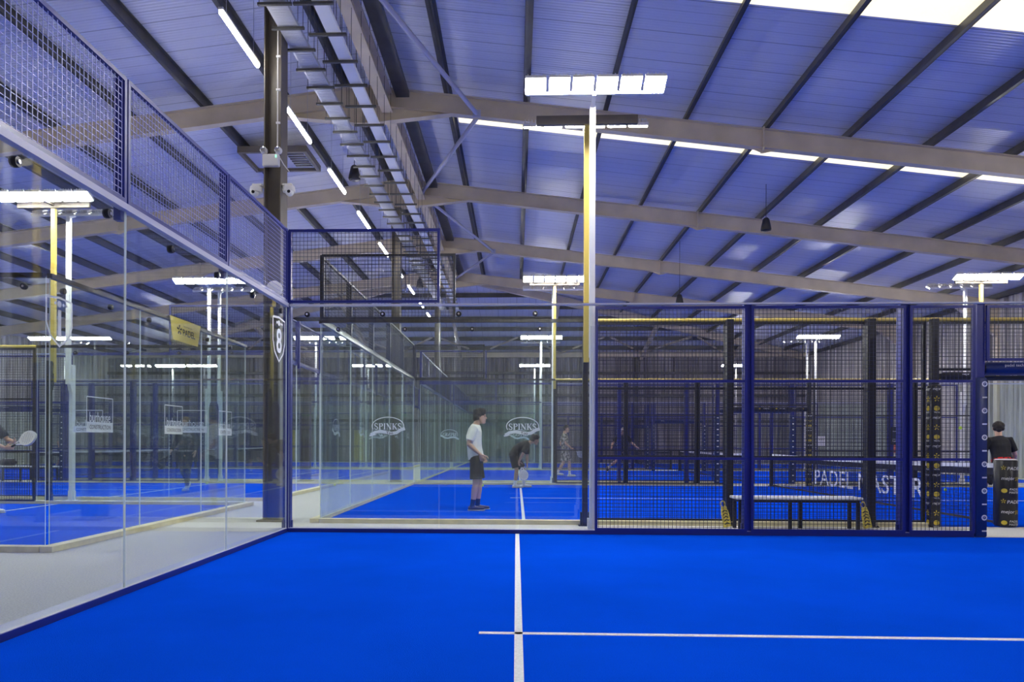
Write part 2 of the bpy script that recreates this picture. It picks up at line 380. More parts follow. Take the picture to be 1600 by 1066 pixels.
SC.cycles.transparent_max_bounces = 64; SC.cycles.max_bounces = 7; SC.cycles.diffuse_bounces = 4; SC.cycles.glossy_bounces = 3
SC.cycles.sample_clamp_indirect = 6

# ------------------------------------------------------------------ building shell
RX, RZ, SL = -.45, 9.5, .122            # ridge line, its height, slope of the roof
XR, XL, YF, YB = 21.2, -23.2, -6.0, 46.8
YH = 35.0                               # the ridge ends here and a hip falls to the end wall
HK = (XR-RX)/(YB-YH)
def roof_z(x): return RZ-SL*abs(x-RX)
FR = [-.75+5.9*k for k in range(0, 7)]  # portal frames along the hall: .. 11.05, 16.95, 22.85, 28.75, 34.65
m = MB(); m.box(XL-.2, XR+.2, YF-.2, YB+.2, -.25, 0); structure(m.build('floor', M['carpet']), 'light grey carpet of the walkways between the courts')

def slope(sign, x_out, name, label):
    m = MB(); n = sign
    xo = x_out; yo = YH+abs(xo-RX)/HK
    yo = min(yo, YB+.3)
    P = [(RX, YF-.2), (xo, YF-.2), (xo, yo), (RX, YH)]
    top = [(x, y, roof_z(x)+.06) for x, y in P]; bot = [(x, y, roof_z(x)) for x, y in P]
    k = len(P); m.add(bot+top, [tuple(range(k)), tuple(range(2*k-1, k-1, -1))]+[(i, (i+1) % k, k+(i+1) % k, k+i) for i in range(k)])
    structure(m.build(name, M['roof']), label)
slope(1, XR+.2, 'ceiling_right', 'lilac ribbed roof lining sloping down from the ridge to the right wall')
slope(-1, XL-.2, 'ceiling_left', 'lilac ribbed roof lining sloping down from the ridge to the left wall')
m = MB()
xl, xr = RX-HK*(YB+.2-YH), RX+HK*(YB+.2-YH)
P = [(RX, YH), (xr, YB+.2), (xl, YB+.2)]
zz = lambda x, y: RZ-SL*HK*(y-YH)
m.add([(x, y, zz(x, y)) for x, y in P]+[(x, y, zz(x, y)+.06) for x, y in P], [(0, 1, 2), (5, 4, 3), (0, 3, 4, 1), (1, 4, 5, 2), (2, 5, 3, 0)])
structure(m.build('ceiling_end', M['roof_end']), 'hipped end of the roof lining falling to the far wall')

def ribbed(a, b, nrm, z0, z1, name, label, period=.3, depth=.08):
    """trapezoid-profiled cladding from a to b in plan"""
    a, b, nrm = Vector(a), Vector(b), Vector(nrm); L = (b-a).length; d = (b-a)/L; k = int(L/period)
    prof = []
    for i in range(k+1):
        for f, h in ((0, 0), (.42, 0), (.55, 1), (.87, 1)):
            s_ = (i+f)*period
            if s_ <= L: prof.append((s_, h))
    prof.append((L, 0))
    m = MB(); q = len(prof)
    pts = [a+d*s_+nrm*(depth*h) for s_, h in prof]
    m.add([(p.x, p.y, z0) for p in pts]+[(p.x, p.y, z1(p) if callable(z1) else z1) for p in pts], [(i, i+1, q+i+1, q+i) for i in range(q-1)])
    bk = nrm*-.1
    structure(m.build(name, M['wall_end' if name == 'wall_back' else 'wall']), label)
ribbed((XR, YF), (XR, YB), (-1, 0), 0, roof_z(XR)+.04, 'wall_right', 'grey ribbed cladding of the right side wall')
ribbed((XL, YB), (XL, YF), (1, 0), 0, roof_z(XL)+.04, 'wall_left', 'grey ribbed cladding of the left side wall')
ribbed((XR, YB), (XL, YB), (0, -1), 0, 6.9, 'wall_back', 'grey ribbed cladding of the far end wall')
m = MB(); m.box(XL, XR, YF-.1, YF, 0, 9.6); structure(m.build('wall_front', M['wall']), 'wall behind the viewer')

# rooflights: one cream sheet in every bay of the right slope
n = 0
for fy in FR[:6]:
    y0, y1 = fy+.88, fy+1.88
    x0, x1 = 1.55, 19.6
    if fy > 33: continue
    m = MB(); m.add([(x0, y0, roof_z(x0)-.012), (x1, y0, roof_z(x1)-.012), (x1, y1, roof_z(x1)-.012), (x0, y1, roof_z(x0)-.012),
                     (x0, y0, roof_z(x0)-.004), (x1, y0, roof_z(x1)-.004), (x1, y1, roof_z(x1)-.004), (x0, y1, roof_z(x0)-.004)],
                    [(0, 1, 2, 3), (4, 7, 6, 5), (0, 4, 5, 1), (1, 5, 6, 2), (2, 6, 7, 3), (3, 7, 4, 0)])
    n += 1
    structure(m.build('window_%d' % n, M['skylight']), 'glowing cream rooflight strip just beyond a roof frame')

# purlins, each one a dark length along the hall
px = [1.44+1.78*k for k in range(0, 12) if 1.44+1.78*k < XR]
pl = [RX-(x-RX) for x in px if RX-(x-RX) > XL]
for x in [RX-.42]+px+pl:
    y1 = min(YH+abs(x-RX)/HK, YB)-.15
    z = roof_z(x)-.02; m = MB()
    for zz0, zz1, xx0, xx1 in ((z-.21, z, x-.012, x+.012), (z-.015, z, x, x+.075), (z-.21, z-.195, x-.075, x), (z-.21, z-.17, x-.079, x-.07)):
        m.box(xx0, xx1, YF, y1, zz0, zz1)
    structure(m.build('roof_purlin', M['purlin']), 'long dark steel purlin under the roof lining')
# purlins of the hip, running across the hall
for k in range(1, 8):
    y = YH+.4+1.52*(k-.4)
    hw = HK*(y-YH)-.25
    if hw < .6 or y > YB-.2: continue
    z = RZ-SL*HK*(y-YH)-.03; m = MB()
    m.box(RX-hw, RX+hw, y-.012, y+.012, z-.22, z); m.box(RX-hw, RX+hw, y, y+.08, z-.015, z); m.box(RX-hw, RX+hw, y-.08, y, z-.22, z-.205)
    structure(m.build('hip_purlin', M['purlin']), 'dark purlin crossing the hipped far end of the roof')

# portal frames: tapered apex haunch, plates and stiffeners
def ibar(m, p, q, d, wf, mi=0, tf=.016, tw=.012):
    """I-section from p to q (top edges), depth d downwards, flange width wf along Y"""
    p, q = Vector(p), Vector(q)
    def web(y0, y1, a, b): m.add([(p.x, y0, p.z-a), (q.x, y0, q.z-a), (q.x, y1, q.z-a), (p.x, y1, p.z-a), (p.x, y0, p.z-b), (q.x, y0, q.z-b), (q.x, y1, q.z-b), (p.x, y1, p.z-b)],
                                 [(0, 1, 2, 3), (7, 6, 5, 4), (0, 4, 5, 1), (1, 5, 6, 2), (2, 6, 7, 3), (3, 7, 4, 0)], mi)
    y = p.y
    web(y-tw/2, y+tw/2, 0, d); web(y-wf/2, y+wf/2, 0, tf); web(y-wf/2, y+wf/2, d-tf, d)
RD = .43
ORD = ['first', 'second', 'third', 'fourth', 'fifth', 'sixth', 'seventh']
for i, fy in enumerate(FR):
    if fy > YH+.2: break
    m = MB()
    for sgn, xo in ((1, XR-.1), (-1, XL+.1)):
        zt = lambda x: roof_z(x)-.24
        ibar(m, (RX, fy, zt(RX)), (xo, fy, zt(xo)), RD, .19)
        # haunch: tapering web below the rafter near the apex
        xh = RX+sgn*1.95; zb = zt(RX)-RD; zl = 8.39
        y0, y1 = fy-.006, fy+.006
        m.add([(RX, y0, zb), (xh, y0, zt(xh)-RD), (RX, y0, zl), (RX, y1, zb), (xh, y1, zt(xh)-RD), (RX, y1, zl)], [(0, 1, 2), (5, 4, 3), (0, 3, 4, 1), (1, 4, 5, 2), (2, 5, 3, 0)])
        a, b = Vector((RX, fy, zl)), Vector((xh, fy, zt(xh)-RD))
        m.bar(a, b, .19, .018, up=(0, 0, 1))
        for xs in (RX+sgn*.02, RX+sgn*8.9):                         # end plates with stiffened joint
            m.box(xs-.012, xs+.012, fy-.11, fy+.11, (zl if abs(xs-RX) < .1 else zt(xs)-RD-.06), zt(xs)+.03)
        xs = RX+sgn*8.9; m.add([(xs-.3, fy-.005, zt(xs-.3)-RD), (xs+.3, fy-.005, zt(xs+.3)-RD), (xs, fy-.005, zt(xs)-RD-.1), (xs-.3, fy+.005, zt(xs-.3)-RD), (xs+.3, fy+.005, zt(xs+.3)-RD), (xs, fy+.005, zt(xs)-RD-.1)],
                               [(0, 1, 2), (5, 4, 3), (0, 3, 4, 1), (1, 4, 5, 2), (2, 5, 3, 0)])
        for q in range(6):
            m.ball((RX+sgn*.06, fy-.02, zl+.15+.13*q), .016, 0, 8)
        m.bar((xo, fy, zt(xo)-RD-1.0), (xo-sgn*1.6, fy, zt(xo-sgn*1.6)-RD), .19, .018)   # eaves haunch flange
        m.add([(xo, fy-.005, zt(xo)-RD), (xo-sgn*1.6, fy-.005, zt(xo-sgn*1.6)-RD), (xo, fy-.005, zt(xo)-RD-1), (xo, fy+.005, zt(xo)-RD), (xo-sgn*1.6, fy+.005, zt(xo-sgn*1.6)-RD), (xo, fy+.005, zt(xo)-RD-1)],
              [(0, 1, 2), (5, 4, 3), (0, 3, 4, 1), (1, 4, 5, 2), (2, 5, 3, 0)])
        # legs down the side walls
        m.box(xo-.1 if sgn > 0 else xo-.0, xo if sgn > 0 else xo+.1, fy-.1, fy+.1, 0, zt(xo))
    structure(m.build('roof_frame', M['rafter']), 'taupe portal frame with haunched apex, %s along the hall' % ORD[i])
# far hip: two hip rafters, wind girder and its diagonals
m = MB()
for sgn in (1, -1):
    a = Vector((RX, YH, RZ-.3)); b = Vector((RX+sgn*HK*(YB-.3-YH), YB-.3, RZ-.3-SL*HK*(YB-.3-YH)))
    m.bar(a, b, .18, .4)
for k in (-3, -2, -1, 1, 2, 3, 0):
    x = RX+k*5.6; y0 = YH+abs(x-RX)/HK
    if y0 < YB-1: m.bar((x, y0, roof_z(x)-.4), (x, YB-.3, 6.55), .14, .3)
structure(m.build('hip_frame', M['rafter']), 'taupe rafters of the hipped far end')
m = MB(); m.bar((XL, YB-.35, 6.72), (XR-.05, YB-.35, 6.72), .2, .3)
for k in range(-4, 5):
    x = RX+k*5.0+1.2
    if XL < x-2.4 and x+2.4 < XR:
        m.tube([(x, YB-.4, 6.85), (x+2.3, YB-3.6, 7.35)], .06); m.tube([(x, YB-.4, 6.85), (x-2.3, YB-3.6, 7.35)], .06)
structure(m.build('wind_girder', M['rafter']), 'horizontal wind girder with diagonals along the top of the far wall')
m = MB()
for x in (-18, -12.5, -6.5, 4.9, 10.5, 16): m.box(x-.1, x+.1, YB-.3, YB-.06, 0, 6.55)
for z in (2.6, 4.2, 5.6): m.box(XL+.05, XR-.1, YB-.3, YB-.2, z-.09, z+.09)
structure(m.build('end_wall_posts', M['purlin']), 'dark rails and posts in front of the far cladding')
# ridge beam and dark gap beside it, drawn as a solid strip
m = MB()
for i in range(len(FR)):
    if FR[i] > YH-1: break
    y0, y1 = FR[i]+.12, (FR[i+1]-.12)
    m.box(RX+.53, RX+.55, y0, y1, 8.63, 9.0); m.box(RX+.42, RX+.66, y0, y1, 8.6, 8.63); m.box(RX+.42, RX+.66, y0, y1, 9.0, 9.03)
structure(m.build('ridge_beam', M['rafter']), 'long ridge beam linking the apexes of the roof frames')
m = MB(); m.box(RX+.72, RX+1.02, YF, YH-.5, 9.0, 9.12); structure(m.build('ridge_gap_strip', M['purlin']), 'dark strip drawn for the dark gap beside the ridge beam')
# tubular bracing zigzag in the roof plane
br = []
for i in range(1, 6):
    if i % 2 == 0: p, q = (.1, FR[i]+.1), (2.1, FR[i+1]-.1)
    else: p, q = (2.1, FR[i]+.1), (.1, FR[i+1]-.1)
    br.append((p, q))
for (p, q) in br:
    m = MB(); m.tube([(p[0], p[1], roof_z(p[0])-.62), (q[0], q[1], roof_z(q[0])-.62)], .05, 10)
    m.bbox(q[0]-.09, q[0]+.09, q[1]-.02, q[1]+.02, roof_z(q[0])-.7, roof_z(q[0])-.54, .005)
    structure(m.build('roof_brace', M['lavender'], smooth=True), 'pale tubular roof brace slanting between two frames')
# columns under the ridge
for i, (fy, zt) in enumerate(((FR[2]+.48, 9.1), (FR[4], 8.36), (34.7, 8.36))):
    m = MB(); x = -.68
    m.box(x-.13, x-.114, fy-.16, fy+.16, 0, zt); m.box(x+.114, x+.13, fy-.16, fy+.16, 0, zt); m.box(x-.114, x+.114, fy-.007, fy+.007, 0, zt)
    m.box(x-.2, x+.2, fy-.24, fy+.24, 0, .025)
    m.box(x-.16, x+.16, fy-.2, fy+.2, zt-.03, zt)
    structure(m.build('ridge_column', M['column']), ['tall brown grey steel column beside the glass corner of the nearest court', 'brown grey steel column standing behind the second court', 'farthest steel column under the end of the ridge'][i])
COLY = FR[2]+.48
# ------------------------------------------------------------------ fittings under the roof
# linear LED battens in a row over the walkway
k0 = 10.2
for i in range(9):
    y = k0+2.88*i
    t = empty('led_batten', (-1, y+.72, 7.0), '%s linear LED batten over the walkway, counted from the near end' % (ORD+['eighth', 'ninth'])[i], 'light', 'linear LED battens in a row')
    m = MB(); m.bbox(-1.035, -.965, y, y+1.45, 7.035, 7.075, .008); m.build('housing', M['white_matt'], t)
    m = MB(); m.tube([(-1, y+.02, 7.005), (-1, y+1.43, 7.005)], .032, 12); m.build('diffuser', M['led'], t, True)
    for yy in (y+.2, y+1.25):
        m = MB(); m.tube([(-1, yy, 7.07), (-1, yy, roof_z(-1)-.02)], .004, 5); m.build('suspension_wire', M['steel'], t)
# two cable trays on trapeze hangers
for nm, x, lab, mk in (('perforated_cable_tray', -.36, 'perforated steel cable tray on threaded rods, nearer the column', 'steel'), ('solid_cable_tray', .26, 'smooth pale cable tray running right under the ridge beam', 'white')):
    t = empty(nm, (x, 18, 7.3), lab, 'cable tray')
    m = MB(); hw = .15 if x < 0 else .1
    m.box(x-hw, x+hw, 6, 34, 7.3, 7.305); m.box(x-hw, x-hw+.004, 6, 34, 7.305, 7.36); m.box(x+hw-.004, x+hw, 6, 34, 7.305, 7.36)
    y = 6.0
    while y < 34 and x < 0:
        m.box(x-hw+.03, x+hw-.03, y, y+.03, 7.296, 7.3); y += .06
    m.build('tray', M[mk], t)
    for i in range(38):
        y = 6.3+.6*i if x < 0 else 6.6+.78*i
        if y > 33.5: break
        m = MB(); w0, w1 = (x-.24, x+.24) if x < 0 else (x-.36, x+.2)
        m.box(w0, w1, y-.02, y+.02, 7.255, 7.292)
        for k in range(9): m.box(w0+.02+k*(w1-w0-.06)/8, w0+.04+k*(w1-w0-.06)/8, y-.024, y-.02, 7.258, 7.268)
        for xx in (w0+.02, (w0+w1)/2 if x > 0 else w1-.02): m.tube([(xx, y, 7.25), (xx, y, roof_z(xx)-.04)], .005, 5)
        m.build('trapeze_hanger', M['purlin'], t)
# pendant speakers
for i, (x, y, z, lab) in enumerate(((-.82, 17.6, 7.55, 'black pendant speaker hanging beside the cable trays'), (9.75, 20.6, 7.15, 'black pendant speaker hanging before a rafter on the right'),
                    (-.72, 28.6, 7.35, 'small black pendant speaker seen through the upper corner mesh'), (8.75, 26.6, 6.3, 'black pendant speaker just above the top rail of the near fence'))):
    t = empty('pendant_speaker', (x, y, z), lab, 'speaker', 'pendant speakers')
    m = MB(); m.lathe([(.05, .17), (.085, .13), (.125, -.05), (.14, -.14), (.13, -.17), (.1, -.172)], (x, y, z), 20); m.build('shell', M['black'], t, True)
    m = MB(); m.lathe([(.098, -.176), (.09, -.185), (.02, -.19)], (x, y, z), 20); m.build('grille', M['bolt'], t, True)
    m = MB(); m.tube([(x, y, z+.165), (x, y, roof_z(x)-.02)], .008, 6); m.build('cable', M['black'], t)
# heater / unit recess in the left slope
t = empty('roof_cassette', (-3.3, 19.8, 8.7), 'square grey framed roof unit between the left purlins behind the column', 'roof unit')
x0, x1, y0, y1 = -4.2, -2.4, 19.1, 20.5
m = MB()
for a, b, c, d in ((x0, x1, y0, y0+.09), (x0, x1, y1-.09, y1), (x0, x0+.09, y0+.09, y1-.09), (x1-.09, x1, y0+.09, y1-.09)): m.box(a, b, c, d, 8.66, 8.82)
m.build('frame', M['column'], t)
m = MB(); m.bbox(x0+.12, x1-.12, y0+.12, y1-.12, 8.72, 8.84, .02); m.build('cover', M['lavender'], t)
m = MB()
for k in range(6): m.box(x1-.6, x1-.15, y0+.25+k*.16, y0+.33+k*.16, 8.70, 8.716)
m.build('grille', M['bolt'], t)

# things fixed to the near column
cy = COLY-.16; cxm = -.68
t = empty('emergency_light', (cxm, cy-.06, 5.42), 'white twin-head emergency light on the front of the near column', 'emergency light')
m = MB(); m.bbox(cxm-.125, cxm+.125, cy-.09, cy-.003, 5.33, 5.51, .015); m.build('case', M['white_matt'], t)
for s in (-1, 1):
    m = MB(); m.lathe([(.02, -.05), (.05, -.03), (.055, .03), (.045, .035)], (cxm+s*.11, cy-.06, 5.57), 16, axis='Y'); m.ball((cxm+s*.085, cy-.05, 5.52), .02)
    h = m.build('lamp_head', M['white_matt'], t, True)
    m = MB(); m.lathe([(.04, -.052), (.03, -.058), (.005, -.06)], (cxm+s*.11, cy-.06, 5.57), 14, axis='Y'); m.build('lens', M['chrome'], h, True)
m = MB(); m.box(cxm+.075, cxm+.095, cy-.093, cy-.09, 5.45, 5.49); m.build('indicator', mat('green_led', (.2, .8, .4, 1), emit=(.3, 1, .5, 1), estr=1), t)
m = MB(); m.tube([(cxm+.11, cy-.05, 5.5), (cxm+.19, cy-.04, 5.36), (cxm+.27, cy-.03, 5.26)], .008, 6); m.build('cable', M['white_matt'], t, True)
t = empty('conduit', (cxm+.08, cy-.02, 6), 'thin pale conduit clipped up the near column', 'conduit')
m = MB(); m.tube([(cxm+.085, cy-.013, 5.6), (cxm+.085, cy-.013, 9.0)], .01, 8); m.build('pipe', M['white_matt'], t, True)
for z in (6.0, 6.5, 7.0, 7.55, 8.1, 8.6):
    m = MB(); m.bbox(cxm+.062, cxm+.125, cy-.028, cy-.002, z-.015, z+.015, .004); m.build('clip', M['white_matt'], t)
for s, lab in ((-1, 'white dome security camera on the left flank of the near column'), (1, 'white dome security camera on the right flank of the near column')):
    x = cxm+s*.25
    t = empty('security_camera', (x, cy, 5.0), lab, 'camera', 'security cameras on the near column')
    m = MB(); m.bbox(x-.075-s*.02, x+.075-s*.02, cy-.02, cy+.06, 5.06, 5.09, .008); m.bar((cxm+s*.132, cy+.08, 5.06), (x, cy+.03, 5.06), .03, .05); m.build('bracket', M['white_matt'], t)
    m = MB(); m.lathe([(.04, .06), (.085, .05), (.095, 0), (.09, -.03), (.07, -.04)], (x, cy+.02, 5.0), 20); m.build('housing', M['white_matt'], t, True)
    m = MB(); m.ball((x+s*.015, cy, 4.965), .066); e = m.build('eyeball', M['white'], t, True)
    m = MB(); m.lathe([(.026, -.06), (.022, -.068), (.004, -.069)], (x+s*.02, cy, 4.955), 12, axis='Y'); m.build('lens', M['bolt'], e, True)
t = empty('round_access_point', (-.62, cy, 3.5), 'white round globe on the near column behind the corner mesh', 'access point')
m = MB(); m.ball((-.62, cy-.07, 3.49), (.125, .055, .125), 0, 22); m.build('globe', M['white'], t, True)
m = MB(); m.bar((-.62, cy+.1, 3.49), (-.62, cy-.02, 3.49), .06, .06); m.build('bracket', M['white_matt'], t)
m = MB(); m.bbox(-.645, -.60, cy-.09, cy-.04, 3.22, 3.36, .008); m.build('tag', M['yellow'], t)
# ------------------------------------------------------------------ courts
STY = {
 'blue': dict(frame='blue', post='blue', rail='blue_light', kerb='blue', top='lavender', mast='white', wire='wire_dark', glass='glass', foot='white', kerbtop='lavender'),
 'dark': dict(frame='black', post='black', rail='yellow', kerb='cream', top='dark', mast='yellow', wire='black', glass='glass_old', foot='black', kerbtop='cream'),
 'white': dict(frame='blue', post='blue', rail='blue_light', kerb='cream', top='blue', mast='white', wire='wire_dark', glass='glass_old', foot='white', kerbtop='cream'),
}
class Run:
    """one straight side of a court enclosure: origin O (corner), direction d along it, outward normal n"""
    def __init__(s, O, d, n, sty, name, label, group):
        s.O, s.d, s.n, s.S = Vector((*O, 0)), Vector((*d, 0)), Vector((*n, 0)), STY[sty]
        s.root = empty(name, s.O.copy(), label, 'fence', group)
    def P(s, u, v, z): return s.O+s.d*u+s.n*v+Vector((0, 0, z))
    def bx(s, m, u0, u1, v0, v1, z0, z1, mi=0):
        A, B = s.P(u0, v0, z0), s.P(u1, v1, z1)
        m.box(min(A.x, B.x), max(A.x, B.x), min(A.y, B.y), max(A.y, B.y), z0, z1, mi)
    def pane(s, u0, u1, z0=.05, z1=2.98, bolts=False, logo=None, step=.8):
        m = MB(); A = s.P(u0+.006, -.006, z0); B = s.P(u1-.006, .006, z1)
        x0, x1, y0, y1 = min(A.x, B.x), max(A.x, B.x), min(A.y, B.y), max(A.y, B.y)
        m.box(x0, x1, y0, y1, z0, z1)
        # polished edges take the pale edge material
        al = 0 if abs(s.d.x) > .5 else 1
        m.mi = [1, 1]+([0, 1, 0, 1] if al == 0 else [1, 0, 1, 0])
        o = m.build('glass_pane', [M[s.S['glass']], M['edge']], s.root)
        if bolts:
            k = max(1, round((u1-u0)/step))
            for i in range(k):
                m = MB(); u = u0+(i+.25)*(u1-u0)/k; c = s.P(u, 0, z1-.10)
                ax = 'Y' if al == 0 else 'X'
                m.lathe([(.032, -.022), (.036, -.012), (.036, .012), (.032, .022)], c, 14, axis=ax)
                sg = -1
                m.lathe([(.014, -.03), (.014, .03)], c, 10, 1, axis=ax)
                b = m.build('clamp_bolt', [M['bolt'], M['chrome']], o, True)
        if logo: logo(s, o, u0, u1)
        return o
    def mesh(s, u0, u1, z0, z1, rails=(), pitch=.05, r=.0047, v=0, fr=.034, wire=None):
        f = MB()
        for a, b, c, d in ((u0, u0+fr, z0, z1), (u1-fr, u1, z0, z1), (u0+fr, u1-fr, z0, z0+fr), (u0+fr, u1-fr, z1-fr, z1)): s.bx(f, a, b, v-.018, v+.018, c, d)
        for z in rails: s.bx(f, u0+fr, u1-fr, v-.018, v+.018, z-fr/2, z+fr/2)
        o = f.build('mesh_panel', M[s.S['frame']], s.root)
        w = MB(); k = round((u1-u0)/pitch)
        if s.S['glass'] == 'glass_old' and s.S['frame'] == 'blue': r = min(r, .0038)
        for i in range(1, k):
            u = u0+(u1-u0)*i/k; w.bar(s.P(u, v-.003, z0+.01), s.P(u, v-.003, z1-.01), r, caps=False)
        k = round((z1-z0)/pitch)
        for i in range(1, k):
            z = z0+(z1-z0)*i/k; w.bar(s.P(u0+.01, v+.003, z), s.P(u1-.01, v+.003, z), r, caps=False)
        w.build('wire_mesh', M[wire or s.S['wire']], o)
        return o
    def post(s, u, h=3.0, w=.1, v=.07, foot=True, mk=None, z0=.012):
        m = MB(); c = s.P(u, v, 0)
        m.bbox(c.x-w/2, c.x+w/2, c.y-w/2, c.y+w/2, z0, h, .006)
        if foot:
            m.box(c.x-w*.8, c.x+w*.8, c.y-w*.8, c.y+w*.8, 0, .014)
            for sx in (-1, 1): m.bbox(c.x+sx*w*.62-.008, c.x+sx*w*.62+.008, c.y-w*.2, c.y+w*.2, .01, .16, .003)
            for sx in (-1, 1):
                for sy in (-1, 1): m.lathe([(.012, .014), (.012, .026)], (c.x+sx*w*.65, c.y+sy*w*.65, 0), 8)
        return m.build('fence_post', M[mk or s.S['post']], s.root)
    def kerb(s, u0, u1, w=.12, h=.06, v=.0):
        m = MB(); s.bx(m, u0, u1, v-.012, v+w, 0.001, h)
        s.bx(m, u0, u1, v-.016, v+w+.008, h, h+.006, 1)
        return m.build('kerb', [M[s.S['kerb']], M[s.S['kerbtop']]], s.root)
    def rail(s, u0, u1, z=3.0, h=.05, v=0, mk=None, round_=False):
        m = MB()
        if round_: m.tube([s.P(u0, v, z), s.P(u1, v, z)], .03, 14)
        else: s.bx(m, u0, u1, v-.03, v+.03, z-h/2, z+h/2)
        return m.build('top_rail', M[mk or s.S['rail']], s.root, round_)

def spinks(mirror=False, z=1.44, w=.56):
    def f(run, pane, u0, u1):
        # reads correctly seen from outside the court
        m = MB(); ux = Vector((0, 0, 1)).cross(run.n)
        put_spinks(m, run.P((u0+u1)/2, .008, z), ux, (0, 0, 1), w, 0, 1)
        m.build('logo_sticker', [M['sticker'], M['ink']], pane)
    return f
def burhouse(z=1.45, w=.56):
    def f(run, pane, u0, u1):
        m = MB(); ux = Vector((0, 0, 1)).cross(run.n)
        if ux.x < -.5: ux = -ux                                     # stuck on the inside face, reads from inside
        O = run.P((u0+u1)/2, .009 if ux.dot(Vector((0, 0, 1)).cross(run.n)) > 0 else -.009, z); up = Vector((0, 0, 1))
        h = .42; x, y = w/2, h/2
        for a, b in (((-x, y), (x, y)), ((-x, -y), (-x, y)), ((x, -y), (x, y))): put_ribbon(m, [a, b], [.012, .012], O, ux, up, t=.0)
        m.poly([(-x, -y), (x, -y), (x, -y+.12), (-x, -y+.12)], O, ux, up, .001)
        put_text(m, 'burhouse', O+up*(-.03), ux, up, .12, w*.8, t=.001)
        put_text(m, 'CONSTRUCTION', O+up*(-y+.06), ux, up, .05, w*.8, t=.004, mi=1)
        m.build('logo_sticker', [M['sticker'], M['ink']], pane)
    return f
def shield(digit, uc, z, w, h, off=-.009):
    def f(run, pane, u0, u1):
        m = MB(); ux = Vector((0, 0, 1)).cross(run.n)
        if ux.y < 0: ux = -ux
        put_shield(m, run.P(uc, off, z), ux, (0, 0, 1), w, h, digit)
        m.build('shield_sticker', M['white'], pane)
    return f

def pad_post(t, name_loc, r, z0, z1, mk, face, rows, rowgen, square=True):
    """vinyl padding strapped round a post, with a column of printed marks on face = (ux, n)"""
    x, y = name_loc
    m = MB()
    if square: m.bbox(x-r, x+r, y-r, y+r, z0, z1, r*.35)
    else: m.lathe([(r*.9, z0), (r, z0+.02), (r, z1-.02), (r*.9, z1)], (x, y, 0), 26)
    p = m.build('post_pad', M[mk], t, True)
    l = MB()
    for ux, n in face:
        ux, n = Vector(ux), Vector(n)
        for i in range(rows):
            z = z0+(z1-z0)*(i+.5)/rows
            rowgen(l, i, Vector((x, y, z))+n*(r+.002), ux)
            if len(face) > 1: l.build('lettering', [M['white'], M['gold'], M['ink']], p); l = MB()
    if l.v: l.build('lettering', [M['white'], M['gold'], M['ink']], p)
    return p
UP = Vector((0, 0, 1))
def rows_gold(l, i, O, ux):
    k = (-i) % 3
    if k == 0: l.poly(arc(0, 0, .042, .036, 0, 340, 16), O, ux, UP, .001, 1); put_text(l, 'PADEL', O+ux*.0-UP*.055, ux, UP, .022, t=.002)
    elif k == 1: put_text(l, 'mejor', O, ux, UP, .05, .11, t=.002, shear=.2)
    else: put_flower(l, O, ux, UP, .038, 1)
def rows_blue(l, i, O, ux):
    if i % 2: put_ribbon(l, arc(.03, 0, .028, .028, 0, 360, 16), [.016]*17, O, ux, UP); put_text(l, 'p', O+ux*.03, ux, UP, .028, t=.002)
    else: put_ribbon(l, [(-.0, .0), (.06, .0)], [.018, .018], O, ux, UP)
def rows_small(l, i, O, ux): put_ribbon(l, [(-.025, .0), (.03, .0)], [.028, .028], O, ux, UP)
def header_pad(t, x0, x1, y, z, r, mk, texts, n=(0, -1, 0)):
    m = MB(); m.lathe([(r*.75, x0), (r, x0+.03), (r, x1-.03), (r*.75, x1)], (0, y, z), 22, axis='X')
    m.lathe([(r*.72, x0-.012), (r*.72, x0)], (0, y, z), 22, 1, axis='X')
    p = m.build('header_pad', [M[mk], M['bolt']], t, True)
    l = MB(); n = Vector(n); ux = Vector((1, 0, 0)) if n.y < 0 else Vector((-1, 0, 0))
    nn = (n*.94+UP*.34).normalized(); uy = nn.cross(ux)
    if uy.z < 0: uy = -uy
    for f, tx, mi in texts:
        O = Vector((x0+(x1-x0)*f, y, z))+nn*(r+.006)
        if tx == '*': put_flower(l, O, ux, uy, r*.42, mi)
        elif tx == 'o': l.poly(arc(0, 0, r*.42, r*.36, 0, 340, 16), O, ux, uy, .001, mi)
        else: put_text(l, tx, O, ux, uy, r*.62, t=.002, mi=mi, shear=.15)
    l.build('lettering', [M['white'], M['gold']], p)
    return p

